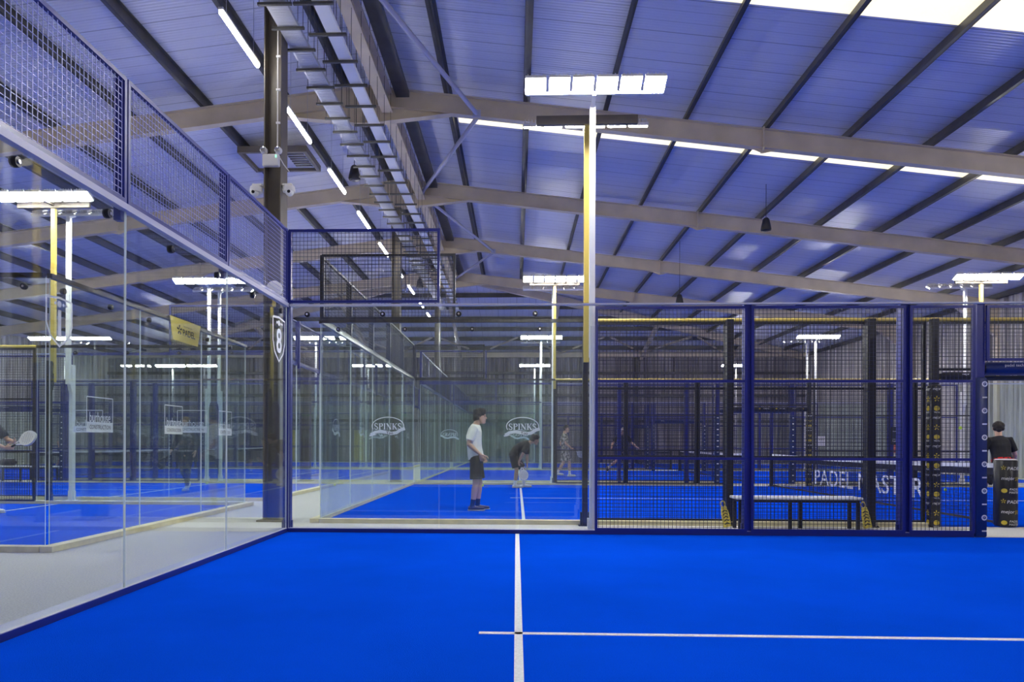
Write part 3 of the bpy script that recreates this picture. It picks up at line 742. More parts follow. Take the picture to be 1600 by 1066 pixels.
def mast(x, y, ny, sty, label, base=True, lit=True):
    """twin-stage floodlight mast standing outside the fence at (x, y); lamps look towards ny"""
    S = STY[sty]; t = empty('floodlight_mast', (x, y, 0), label, 'floodlight', 'floodlight masts')
    m = MB(); m.bbox(x-.038, x+.038, y-.055, y+.055, .012, 2.75, .006); m.box(x-.09, x+.09, y-.062, y+.062, 0, .014)
    for s in (-1, 1): m.bbox(x+s*.055-.012, x+s*.055+.012, y-.03, y+.03, .01, .2, .004)
    m.build('foot_post', M[S['foot']], t)
    yo = y-ny*.13
    m = MB(); m.bar((x, yo, 2.35), (x, yo, 5.72), .075, .075); m.build('pole', M[S['mast']], t)
    m = MB(); m.bar((x, y-ny*.03, 2.2), (x, yo, 2.52), .07, .07); m.bar((x, y-ny*.03, 2.7), (x, yo, 2.7), .05, .05); m.build('arm', M[S['foot']], t)
    m = MB()
    if sty == 'dark': m.bbox(x-.72, x+.72, yo-.03, yo+.03, 5.74, 5.87, .008); m.bar((x, yo, 5.80), (x, yo+ny*.3, 5.80), .05, .05)
    else: yb = yo+ny*.2; m.bbox(x-.9, x+.9, yb-.02, yb+.02, 5.79, 5.83, .006); m.bar((x, yo, 5.71), (x, yb, 5.80), .05, .05)
    m.build('crossbar', M['column'] if sty == 'dark' else M[S['mast']], t)
    a = radians(25)
    for k in range(6):
        cx = x-.775+.31*k; c = Vector((cx, yo+ny*.3, 5.88))
        f = Vector((0, ny*sin(a), -cos(a)))                          # where the lens looks
        u = Vector((1, 0, 0)); v = f.cross(u)
        h = MB(); l = MB()
        def ob(mb, c, hu, hv, hf):
            P = [c+u*(a_*hu)+v*(b_*hv)+f*(g_*hf) for g_ in (-1, 1) for a_, b_ in ((-1, -1), (1, -1), (1, 1), (-1, 1))]
            mb.add(P, [(0, 1, 2, 3), (7, 6, 5, 4), (0, 4, 5, 1), (1, 5, 6, 2), (2, 6, 7, 3), (3, 7, 4, 0)])
        ob(h, c, .135, .13, .022)
        for q in range(5): ob(h, c-f*.045+u*(-.1+.05*q), .006, .11, .025)
        h.bar(Vector((cx, yo+ny*.2, 5.81)), c-f*.03, .03, .012)
        hh = h.build('lamp', M['white_matt'], t)
        ob(l, c+f*.034, .12, .105, .012)
        l.build('lens', M['lens'], hh)
    return t

def turf(x0, x1, y0, y1, label, lines):
    t = empty('court_turf', ((x0+x1)/2, (y0+y1)/2, 0), label, 'court surface', 'blue turf courts')
    m = MB(); m.box(x0+.0, x1-.0, y0+.0, y1-.0, .001, .012); m.build('turf', M['turf'], t)
    for (a, b, c, d) in lines:
        m = MB(); m.box(a, b, c, d, .0115, .0145); m.build('court_line', M['line'], t)
def court_lines(x0, y0, y1, sg, sv=3.0):
    """service lines, centre line; x0 is the end nearest the walkway, sg the way the court runs"""
    L = []
    def X(a, b): return (min(x0+sg*a, x0+sg*b), max(x0+sg*a, x0+sg*b))
    ym = (y0+y1)/2
    for s in (sv, 16.95): L.append((*X(s, s+.05), y0+.02, y1-.02))
    L.append((*X(sv-.22, 17.2), ym-.025, ym+.025))
    return L

def net(x, y0, y1, label, word=None):
    t = empty('padel_net', (x, (y0+y1)/2, 0), label, 'net', 'padel nets')
    m = MB(); n = 130; H = lambda y: .92-.04*(1-((2*(y-y0)/(y1-y0)-1)**2))
    k = int((y1-y0)/.045)
    for i in range(k+1):
        y = y0+(y1-y0)*i/k; m.bar((x, y, .05), (x, y, H(y)-.07), .0035, caps=False)
    for j in range(18):
        z0 = .05+.8*j/17
        for a in range(6):
            ya, yb = y0+(y1-y0)*a/6, y0+(y1-y0)*(a+1)/6
            m.bar((x, ya, .05+(H(ya)-.12)*j/17), (x, yb, .05+(H(yb)-.12)*j/17), .0035, caps=False)
    m.build('cord_mesh', M['netblack'], t)
    for nm, zo, hh, mk in (('top_tape', -.035, .07, 'white'), ('under_tape', -.12, .1, 'netblack')):
        m = MB()
        for a in range(10):
            ya, yb = y0+(y1-y0)*a/10, y0+(y1-y0)*(a+1)/10
            m.bar((x, ya, H(ya)+zo), (x, yb, H(yb)+zo), .012 if nm == 'top_tape' else .006, hh, caps=True)
        m.build(nm, M[mk], t)
    m = MB(); m.bar((x, y0, .045), (x, y1, .045), .02, .035); m.build('bottom_band', M['netdark'], t)
    for y in (y0-.06, y1+.06):
        m = MB(); m.bbox(x-.045, x+.045, y-.045, y+.045, .0165, .93, .006); m.box(x-.08, x+.08, y-.08, y+.08, .0165, .026); m.build('net_post', M['black'], t)
    if word:
        l = MB(); put_text(l, word, (x-.008, y0+(y1-y0)*.452, .42), (0, -1, 0), UP, .36, (y1-y0)*.485, t=.001, bold=.005); l.build('lettering', M['white'], t)
    return t

def bench(x, y, L, label, along='X', top='bench_top'):
    t = empty('bench', (x, y, 0), label, 'bench', 'benches between the courts')
    B = lambda m, a0, a1, b0, b1, z0, z1, r: m.bbox(x+a0, x+a1, y+b0, y+b1, z0, z1, r)
    m = MB(); B(m, -L/2, L/2, -.17, .17, .425, .46, .012); m.build('seat', M[top], t)
    m = MB(); B(m, -L/2+.04, L/2-.04, -.15, -.11, .385, .425, .004); B(m, -L/2+.04, L/2-.04, .11, .15, .385, .425, .004)
    for a in (-L/2+.05, L/2-.09): B(m, a, a+.04, -.11, .11, .385, .425, .004)
    m.build('seat_frame', M['black'], t)
    for a in (-L/2+.04, -.14, .14-.04, L/2-.08) if L > 1.5 else (-L/2+.04, L/2-.08):
        for b in (-.15, .11):
            if abs(a) < .3 and ((a < 0) != (b < 0)): continue
            m = MB(); B(m, a, a+.045, b, b+.045, .0, .385, .004); m.build('leg', M['black'], t)

def side(O, sg, ny, sty, name_label, group, bolts=False, logo=None, corner_mesh=True, D=8.91, pads=None, xmax=20):
    """long side of a court starting at its walkway end; sg = +1 runs to the right; D = door post"""
    r = Run(O, (sg, 0), (0, ny), sty, 'court_fence', name_label, group)
    S = r.S; E = 11.12
    for i in range(2): r.pane(2*i, 2*i+2, bolts=bolts, logo=logo)
    if corner_mesh: r.mesh(0, 2, 3.03, 4.0)
    r.rail(.02, 4, 3.0, .022 if sty == 'blue' else .05, mk='white_matt' if sty == 'blue' else S['top'])
    for a, b in ((4, 6), (6, 8), (8, D-.07), (E+.08, 14), (14, 16)): r.mesh(a+.03, b-.02, .06, 2.97, rails=(1.0, 2.0))
    for u in (6, 8, 14): r.post(u, 3.0, .12 if u == 8 else .1, v=.09 if u == 8 else .075)
    for u in (D, E): r.post(u, 3.0, .1, foot=not pads, z0=2.0 if pads else .012)
    r.mesh(D+.05, E-.05, 2.26, 2.97)
    for i in range(2): r.pane(16.02+1.98*i, 16.02+1.98*(i+1))
    r.rail(4.0, 20, 3.0, .022 if sty != 'dark' else .055, .0, mk='white_matt' if sty == 'blue' else None, round_=(sty == 'dark'))
    r.kerb(.005, D-.1); r.kerb(E+.1, 20)
    if pads:
        fn, rows, mk, face = pads
        for u in (D, E):
            c = r.P(u, .07, 0); pad_post(r.root, (c.x, c.y), .075, .005, 2.05, mk, face, rows, fn)
        c0, c1 = r.P(D+.08, .1, 0), r.P(E-.03, .1, 0)
        hr = .085 if sty == 'blue' else .06
        tx = [(.16, 'padel tech', 0), (.62, 'padel tech', 0)] if mk == 'pad_blue' else [(.15, 'mejor', 0), (.24, '*', 1), (.36, '*', 1), (.45, 'PADEL', 0), (.58, 'o', 1), (.66, 'PADEL', 0), (.82, 'mejor', 0), (.93, '*', 1)]
        header_pad(r.root, min(c0.x, c1.x), max(c0.x, c1.x), c0.y, 2.17, hr, mk, tx)
    return r
def back(O, dy, nx, sty, L, label, group, bolts=False, logo=None, logos=None, mesh=True, pitch_bolts=.8, corner_post=True):
    r = Run(O, (0, dy), (nx, 0), sty, 'court_back_fence', label, group)
    k = round(L/2)
    for i in range(k):
        r.pane(i*L/k, (i+1)*L/k, bolts=bolts, logo=(logos or {}).get(i, logo), step=pitch_bolts)
        if mesh: r.mesh(i*L/k+.01, (i+1)*L/k-.01, 3.03, 4.0, v=0, wire='wire_lit' if sty == 'blue' else None, r=.0042)
        if i and mesh: r.post(i*L/k, 4.0, .06, .05, False, z0=2.9)
    r.rail(0, L, 3.0, .05, mk=r.S['top'])
    e = 0 if sty == 'blue' else .13
    r.kerb(-e, L+e)
    return r
def both(*fs):
    def f(*a):
        for q in fs: q(*a)
    return f
G_S = 'side fences of the courts'; G_B = 'glass end walls of the courts'
ND = 'north'
# ---- nearest court, the one the viewer stands in
turf(0.0, 20.1, -.05, 10.0, 'bright blue turf of the nearest court filling the foreground', court_lines(0, -.05, 10, 1))
PB = (rows_blue, 12, 'pad_blue', [((1, 0, 0), (0, -1, 0)), ((0, -1, 0), (-1, 0, 0))])
PG = (rows_gold, 15, 'pad_black', [((1, 0, 0), (0, -1, 0)), ((0, -1, 0), (-1, 0, 0))])
PS = (rows_small, 12, 'pad_blue', [((1, 0, 0), (0, -1, 0))])
f1 = side((0, 10.02), 1, 1, 'blue', 'blue framed glass and mesh fence running across the picture along the nearest court', G_S, bolts=True, D=8.94, pads=PB)
f1.post(-.03, 4.0, .1, .07)
b1 = back((-.02, 10.0), -1, -1, 'blue', 10, 'glass end wall of the nearest court, tall wire mesh on top, shield numbered 8', G_B, bolts=True, logos={0: shield('8', .34, 2.5, .46, .56)})
MO = .21
mast(4.02, 10.02+MO, -1, 'blue', 'tall white floodlight mast with six lit lamps at the near fence'); mast(16.1, 10.02+MO, -1, 'blue', 'white floodlight mast at the far half of the near fence')
for x in (3.97, 16.1): mast(x, -.07-MO, 1, 'blue', 'white floodlight mast behind the viewer at the %s end' % ('glass' if x < 9 else 'door'))
# ---- second court straight ahead
C2Y0, C2Y1 = 11.32, 21.3; C2X = .1
turf(C2X, 20.2, C2Y0, C2Y1, 'bright blue turf of the second court, where the player in the pale tee stands', court_lines(C2X, C2Y0, C2Y1, 1))
side((C2X, C2Y0-.02), 1, -1, 'dark', 'dark framed fence with mustard top rail just beyond the walkway', G_S, bolts=True, logo=spinks(), pads=PG)
side((C2X, C2Y1+.02), 1, 1, 'dark', 'far side fence of the second court, behind the bending player', G_S, logo=spinks(), pads=PG)
back((C2X-.02, C2Y0), 1, -1, 'dark', C2Y1-C2Y0, 'dusty glass end wall of the second court carrying five oval logos', G_B, logo=spinks())
mast(C2X+3.9, C2Y0-.02-MO, 1, 'dark', 'mustard floodlight mast close behind the tall white one, its lamps facing away'); mast(C2X+16, C2Y0-.02-MO, 1, 'dark', 'mustard floodlight mast on the far half of the dark fence')
mast(C2X+4, C2Y1+.02+MO, -1, 'dark', 'mustard floodlight mast with a long lit bar behind the bending player'); mast(C2X+16, C2Y1+.02+MO, -1, 'dark', 'mustard floodlight mast with lit bar beyond the net')
n2 = net(10.12, C2Y0+.16, C2Y1-.16, 'net of the second court with white tape and large white lettering', 'PADEL MASTER')
t = pad_post(n2, (10.12, C2Y0+.06), .15, .015, .97, 'pad_black', [], 0, None, square=False)
l = MB(); ux = Vector((1, 0, 0)); 
def curved(l, s, z, x0, h, w, mi, kind='t'):
    mm = MB()
    if kind == 't': put_text(mm, s, (0, 0, 0), (1, 0, 0), UP, h, w, t=0, shear=.15)
    elif kind == 'f': put_flower(mm, (0, 0, 0), (1, 0, 0), UP, h)
    else: mm.poly(arc(0, 0, h*1.1, h*.9, 0, 340, 16), (0, 0, 0), (1, 0, 0), UP, 0)
    R = .153
    vs = []
    for v in mm.v:
        a = (v[0]+x0)/R; vs.append((10.12+R*sin(a)*cos(.35)-R*cos(a)*sin(.35), C2Y0+.06-R*cos(a)*cos(.35)-R*sin(a)*sin(.35), z+v[2]))
    l.add(vs, mm.f, mi)
for i, z in enumerate((.86, .70, .53, .38, .22, .07)):
    k = i % 3
    if k == 0: curved(l, '', z, -.06, .03, 0, 1, 'f'); curved(l, 'PADEL', z-.01, .085, .045, .2, 0)
    if k == 1: curved(l, 'mejor', z, .0, .06, .17, 0); curved(l, '50', z, .125, .05, .07, 1)
    if k == 2: curved(l, '', z, -.05, .035, 0, 1, 'o'); curved(l, 'PADEL', z+.02, .085, .03, .14, 0); curved(l, 'MASTER', z-.025, .085, .03, .15, 0)
l.build('lettering', [M['white'], M['gold']], t)
l = MB(); l.lathe([(.15, .97), (.12, .985), (.02, .99)], (10.12, C2Y0+.06, 0), 24); l.build('cap', M['white_matt'], t, True)
# ---- courts farther ahead
for j, (y0, y1, nm) in enumerate(((22.75, 32.8, 'third'), (34.45, 44.5, 'fourth'))):
    turf(C2X, 20.2, y0, y1, 'bright blue turf of the %s court ahead' % nm, court_lines(C2X, y0, y1, 1))
    side((C2X, y0-.02), 1, -1, 'white', 'nearer blue fence of the %s court ahead' % nm, G_S, pads=PS)
    side((C2X, y1+.02), 1, 1, 'white', 'farther blue fence of the %s court ahead' % nm, G_S, pads=PS)
    back((C2X-.02, y0), 1, -1, 'white', y1-y0, 'glass end wall of the %s court ahead' % nm, G_B)
    for x in (C2X+4, C2X+16):
        e_ = 'glass end' if x < 9 else 'far end'
        mast(x, y0-.02-MO, 1, 'white', 'white floodlight mast, %s of the nearer fence, %s court ahead' % (e_, nm)); mast(x, y1+.02+MO, -1, 'white', 'white floodlight mast, %s of the farther fence, %s court ahead' % (e_, nm))
    net(10.12, y0+.16, y1-.16, 'white taped net of the %s court ahead' % nm)
# ---- courts beyond the glass end wall
LX = -2.1
for j, (y0, y1, st, nm) in enumerate(((8.25, 14.05, 'dark', 'first'), (15.25, 21.3, 'white', 'second'), (22.75, 32.8, 'white', 'third'), (34.45, 44.5, 'white', 'fourth'))):
    turf(-22.2, LX, y0, y1, 'blue turf of the %s court behind the left glass' % nm, court_lines(LX, y0, y1, -1, 3.55 if j < 2 else 3.0))
    bh = 'the %s court behind the left glass' % nm
    pd = PS if j else None
    side((LX, y0-.02), -1, -1, st, 'nearer side fence of '+bh, G_S, bolts=(j == 0), corner_mesh=(j > 0), pads=pd)
    side((LX, y1+.02), -1, 1, st, 'farther side fence of '+bh, G_S, bolts=(j == 0), corner_mesh=(j > 0), logo=burhouse(1.58) if j == 0 else None, pads=pd)
    back((LX+.02, y0), 1, 1, st, y1-y0, 'glass end wall facing the walkway, of '+bh, G_B, bolts=(j == 0), mesh=(j > 0), logos={0: both(shield('1', .16, 2.52, .46, .54, .009), burhouse(1.52)), 1: burhouse(1.52), 2: burhouse(1.52)} if j == 0 else None)
    for x in (LX-3.9, LX-16):
        e_ = 'walkway end' if x > -9 else 'remote end'
        c_ = 'mustard' if st == 'dark' else 'white'
        mast(x, y0-.02-MO, 1, st, '%s mast, nearer fence, %s, %s court behind left glass' % (c_, e_, nm))
        mast(x, y1+.02+MO, -1, st, '%s mast, farther fence, %s, %s court behind left glass' % (c_, e_, nm))
    net(LX-10, y0+.16, y1-.16, 'white taped net of '+bh)
# yellow banner hung on the rail of the first court behind the glass
t = empty('padel_banner', (LX+.06, 11.45, 2.9), 'yellow pennant lettered PADEL hanging from a glass rail', 'banner')
m = MB(); m.poly([(-.52, .04), (-.42, -.30), (.42, -.30), (.52, .04)], (LX+.065, 11.45, 3.0), (0, 1, 0), UP, .006); m.build('cloth', M['banner'], t)
l = MB(); O = Vector((LX+.073, 11.45, 2.86)); uy_ = Vector((0, 1, 0))
put_flower(l, O-uy_*.22+UP*.01, uy_, UP, .07); put_text(l, 'PADEL', O+uy_*.1-UP*.01, uy_, UP, .10, .42, t=.002, bold=.01); put_text(l, 'MASTER OF', O+uy_*.06+UP*.08, uy_, UP, .022, .3, t=.002)
l.build('lettering', M['ink'], t)

# ---- loose things on the walkways
bench(6.9, 10.83, 1.72, 'long white topped bench with black legs standing in the walkway behind the near fence')
bench(-11.7, 22.02, 1.8, 'white topped bench far away between two courts behind the glass end wall')
t = empty('sports_bag', (-12.3, 22.02, .46), 'dark sports bag with a white stripe lying on the distant bench', 'bag')
m = MB(); m.tube([(-12.52, 22.02, .56), (-12.47, 22.02, .57), (-12.1, 22.02, .57), (-12.05, 22.02, .56)], [.05, .1, .1, .05], 14); m.build('body', M['pad_black'], t, True)
m = MB(); m.tube([(-12.4, 22.02, .672), (-12.18, 22.02, .672)], .012, 8); m.build('stripe', M['white'], t)
for x, y, a, lab in ((5.93, 11.0, .18, 'yellow tapered tag with black marks leaning at the dark post left of the bench'), (7.88, 11.0, .2, 'yellow tapered tag with black marks leaning at the dark post right of the bench')):
    t = empty('hanging_tag', (x, y, 0), lab, 'tag', 'yellow tags at the dark posts')
    U = Vector((-.2, .0, .98)).normalized(); X_ = Vector((.98, 0, .2)); O = Vector((x+.07, y-.06, .004))
    m = MB(); m.poly([(-.055, .0), (.055, .0), (.052, .2), (.036, .29), (-.036, .29), (-.052, .2)], O+Vector((0, .012, .012)), X_, U, .024); m.build('body', M['banner'], t)
    l = MB()
    for k in range(5):
        p = O+U*(.05+.045*k)+Vector((0, -.014, .012)); put_ribbon(l, [(-.035, -.008), (0, .012), (.035, -.008)], [.014]*3, p, X_, U, t=.0)
    l.build('chevrons', M['ink'], t)
    m = MB(); c = O+U*.34; m.tube([c+X_*(.03*cos(q*pi/6))+U*(.045*sin(q*pi/6)) for q in range(13)], .009, 8); m.build('loop', M['yellow'], t, True)
# signs
def sign(name, x, y, z, w, h, mk, label, cat, lines, n=(0, -1, 0), ink='white'):
    t = empty(name, (x, y, z), label, cat)
    n = Vector(n); ux = UP.cross(n)
    m = MB(); O = Vector((x, y, z)); m.poly([(-w/2, -h/2), (w/2, -h/2), (w/2, h/2), (-w/2, h/2)], O, ux, UP, .012); m.build('board', M[mk], t)
    l = MB()
    for tx, dz, hh, ww in lines: put_text(l, tx, O+UP*dz+n*.013, ux, UP, hh, ww, t=.001)
    if l.v: l.build('lettering', M[ink], t)
    return t
sign('notice_sign', 13.55, C2Y1-.06, 1.43, .3, .5, 'ink', 'black notice with two lines of white lettering fixed on the far mesh beyond the net', 'sign', [('NO ENTRY', .13, .03, .2), ('On Match', -.09, .04, .22), ('Players Only', -.15, .035, .22)])
sign('paper_sign', 11.5, C2Y1-.06, 1.28, .2, .27, 'white_matt', 'white sheet of paper fixed on the far mesh beside a black notice', 'sign', [('- - -', .04, .02, .12)], ink='ink')
sign('exit_sign', -10.3, YB-.36, 2.98, .8, .22, 'green', 'green exit sign high on the far wall, seen beside the glass corner', 'sign', [('EXIT', 0, .12, .4)])
sign('exit_sign', -4.25, YB-.36, 2.98, .8, .22, 'green', 'green exit sign high on the far wall, behind the first oval logo', 'sign', [('EXIT', 0, .12, .4)])
for x, lab in ((-6.55, 'doorway at the far wall, bright room behind drawn as glowing yellow and white panels'), (-10.9, 'yellow green panel leaning upright against the far wall, seen beside the column')):
    t = empty('door_panel', (x, YB-.5, 0), lab, 'door')
    m = MB(); m.box(x-.62, x-.05, YB-.52, YB-.48, .02, 2.0); m.build('yellow_glow_panel', mat('lit_yellow', (.8, .65, .08, 1), .5, emit=(1, .8, .15, 1), estr=.25 if x > -8 else .02), t)  # light of the room beyond is put into these panels as glow
    m = MB(); m.box(x-.04, x+.36, YB-.52, YB-.48, .02, 2.0); m.build('white_glow_panel', mat('lit_white', (.85, .82, .78, 1), .5, emit=(1, .95, .9, 1), estr=.5 if x > -8 else .02), t)
    m = MB(); m.box(x-.7, x-.63, YB-.55, YB-.45, 0, 2.08); m.box(x+.37, x+.44, YB-.55, YB-.45, 0, 2.08); m.box(x-.63, x+.37, YB-.55, YB-.45, 2.01, 2.08); m.build('frame', M['purlin'], t)
t = empty('red_panel', (XR-.3, 35.4, .4), 'red and orange panel standing on thin legs by the right wall', 'panel')
m = MB(); m.bbox(XR-.33, XR-.3, 34.9, 36.0, .8, 1.4, .01); m.build('board', mat('red_orange', (.6, .12, .06, 1), .6, noise=.4, nscale=5), t)
for y in (35.0, 35.9):
    m = MB(); m.tube([(XR-.315, y, 0), (XR-.315, y, .8)], .015, 8); m.build('leg', M['white'], t)
# balls
for x, y, z, lab in ((12.2, 16.0, 1.54, 'yellow green ball in flight above the net'), (8.6, 16.2, .046, 'yellow green ball lying on the second court beyond the bench'), (13.9, 19.5, .046, 'yellow green ball on the turf near the player in black and red'), (-5.6, 20.6, .046, 'ball lying at the foot of the second glass wall, seen past the column'), (2.1, 20.3, .046, 'ball lying near the far glass behind the player in the pale tee')):
    t = tag((lambda m: (m.ball((x, y, z), .0335, 0, 18), m.build('padel_ball', M['ball'], None, True))[1])(MB()), lab, 'ball', 'padel balls')
# ------------------------------------------------------------------ people
def loft(m, pts, rad, n=14, mi=0, side=None):
    """closed tapering tube through pts; rad = (half width, half depth) at each point; side = direction of the half width"""
    pts = [Vector(p) for p in pts]; vs, fs = [], []
    sd = Vector(side) if side is not None else Vector((1, 0, 0))
    for i, p in enumerate(pts):
        d = (pts[min(i+1, len(pts)-1)]-pts[max(i-1, 0)]).normalized()
        x = sd-d*sd.dot(d)
        if x.length < .05: x = Vector((0, 1, 0))-d*d.y
        x.normalize(); y = d.cross(x)
        r = rad[i] if isinstance(rad[i], (tuple, list)) else (rad[i], rad[i])
        vs += [p+x*(cos(2*pi*k/n)*r[0])+y*(sin(2*pi*k/n)*r[1]) for k in range(n)]
    L = len(pts)
    for i in range(L-1):
        for k in range(n): fs.append((i*n+k, i*n+(k+1) % n, (i+1)*n+(k+1) % n, (i+1)*n+k))
    fs += [tuple(range(n-1, -1, -1)), tuple(range((L-1)*n, L*n))]
    m.add(vs, fs, mi)

def fuse(m, name, mats, parent, voxel, smooth=3, local=True):
    """melt overlapping lofts into one continuous skin"""
    o = m.build('tmp_fuse', mats, None)
    md = o.modifiers.new('r', 'REMESH'); md.mode = 'VOXEL'; md.voxel_size = voxel; md.use_smooth_shade = True
    if smooth:
        s_ = o.modifiers.new('s', 'SMOOTH'); s_.iterations = smooth; s_.factor = .5
    dg = bpy.context.evaluated_depsgraph_get(); me = bpy.data.meshes.new_from_object(o.evaluated_get(dg))
    bpy.data.objects.remove(o)
    me.name = name
    me.polygons.foreach_set('use_smooth', [True]*len(me.polygons))
    ob = bpy.data.objects.new(name, me); COL.objects.link(ob); ob.parent = parent
    return ob

def mid(a, b, f=.5): return Vector(a).lerp(Vector(b), f)
def hand(m, w, d, palm_n, thumb_side, curl=.5, s=1):
    """hand from wrist w pointing along d; palm faces palm_n; fingers bend towards the palm"""
    w, d, n = Vector(w), Vector(d).normalized(), Vector(palm_n); n = (n-d*n.dot(d)).normalized(); x = d.cross(n)*thumb_side
    loft(m, [w-d*.02, w+d*.02, w+d*.05*s, w+d*.088*s], [(.026, .022), (.033, .019), (.041, .017), (.040, .013)], 12, side=x)
    for k, ln in enumerate((.068, .078, .073, .056)):
        b = w+d*.082*s+x*(.030-.0205*k); a = 0; pts = [b-d*.02]; p = b.copy()
        pts.append(p.copy())
        for j, f in enumerate((.45, .32, .25)):
            a += curl*(.55 if j == 0 else .75)*(1+.06*k); q = d*cos(a)+n*sin(a)+x*(.07-.045*k)*(1 if j == 0 else 0)
            p = p+q.normalized()*ln*f*s; pts.append(p.copy())
        loft(m, pts, [.0095, .0095, .009, .0085, .0065], 8, side=x)
    b = w+d*.03*s+x*.030; p1 = b+(d*.6+x*.75+n*.25).normalized()*.036; p2 = p1+(d*.85+x*.25+n*.4).normalized()*.032; p3 = p2+(d*.9+n*.45).normalized()*.024
    loft(m, [b-x*.015, b, p1, p2, p3], [.014, .014, .0115, .0105, .007], 8, side=n)

def head(m, c, f, up, s=1.0):
    """skull, jaw, nose, lips, brow and ears; c = centre, f = where the face looks"""
    f = Vector(f).normalized(); up = Vector(up); up = (up-f*up.dot(f)).normalized(); r = f.cross(up); c = Vector(c)
    P = lambda x, y, z: c+r*(x*s)+f*(y*s)+up*(z*s)
    prof = [(-.118, .028, .022, .052), (-.105, .043, .040, .045), (-.08, .054, .060, .030), (-.045, .064, .078, .016), (-.01, .070, .088, .006), (.03, .074, .094, .0), (.065, .072, .092, -.004), (.095, .058, .074, -.006), (.112, .036, .046, -.006), (.119, .012, .015, -.006)]
    vs, fs, n = [], [], 18
    for z, hw, hd, yo in prof:
        for k in range(n):
            a = 2*pi*k/n; vs.append(P(hw*cos(a), yo+hd*sin(a), z))
    for i in range(len(prof)-1):
        for k in range(n): fs.append((i*n+k, i*n+(k+1) % n, (i+1)*n+(k+1) % n, (i+1)*n+k))
    fs += [tuple(range(n)), tuple(range((len(prof)-1)*n, len(prof)*n))]
    m.add(vs, fs)
    loft(m, [P(0, .086, .022), P(0, .099, .0), P(0, .110, -.018), P(0, .098, -.030)], [.008, .011, .015, .009], 8, side=r)      # nose
    for sx in (-1, 1): m.ball(P(sx*.012, .096, -.024), .010*s, 0, 8)
    loft(m, [P(-.022, .086, -.052), P(0, .096, -.050), P(.022, .086, -.052)], [.005, .008, .005], 8, side=up)
    loft(m, [P(-.02, .084, -.062), P(0, .094, -.063), P(.02, .084, -.062)], [.005, .008, .005], 8, side=up)
    m.ball(P(0, .082, -.09), .020*s, 0, 8)                                                                                  # chin
    loft(m, [P(-.05, .078, .032), P(-.025, .092, .034), P(0, .090, .030), P(.025, .092, .034), P(.05, .078, .032)], [.007, .010, .008, .010, .007], 8, side=up)
    for sx in (-1, 1):
        loft(m, [P(sx*.070, .002, .028), P(sx*.082, -.012, .030), P(sx*.086, -.014, .005), P(sx*.080, -.006, -.022), P(sx*.070, .006, -.028)], [(.007, .010), (.007, .012), (.006, .013), (.006, .010), .006], 8, side=f)
    return P

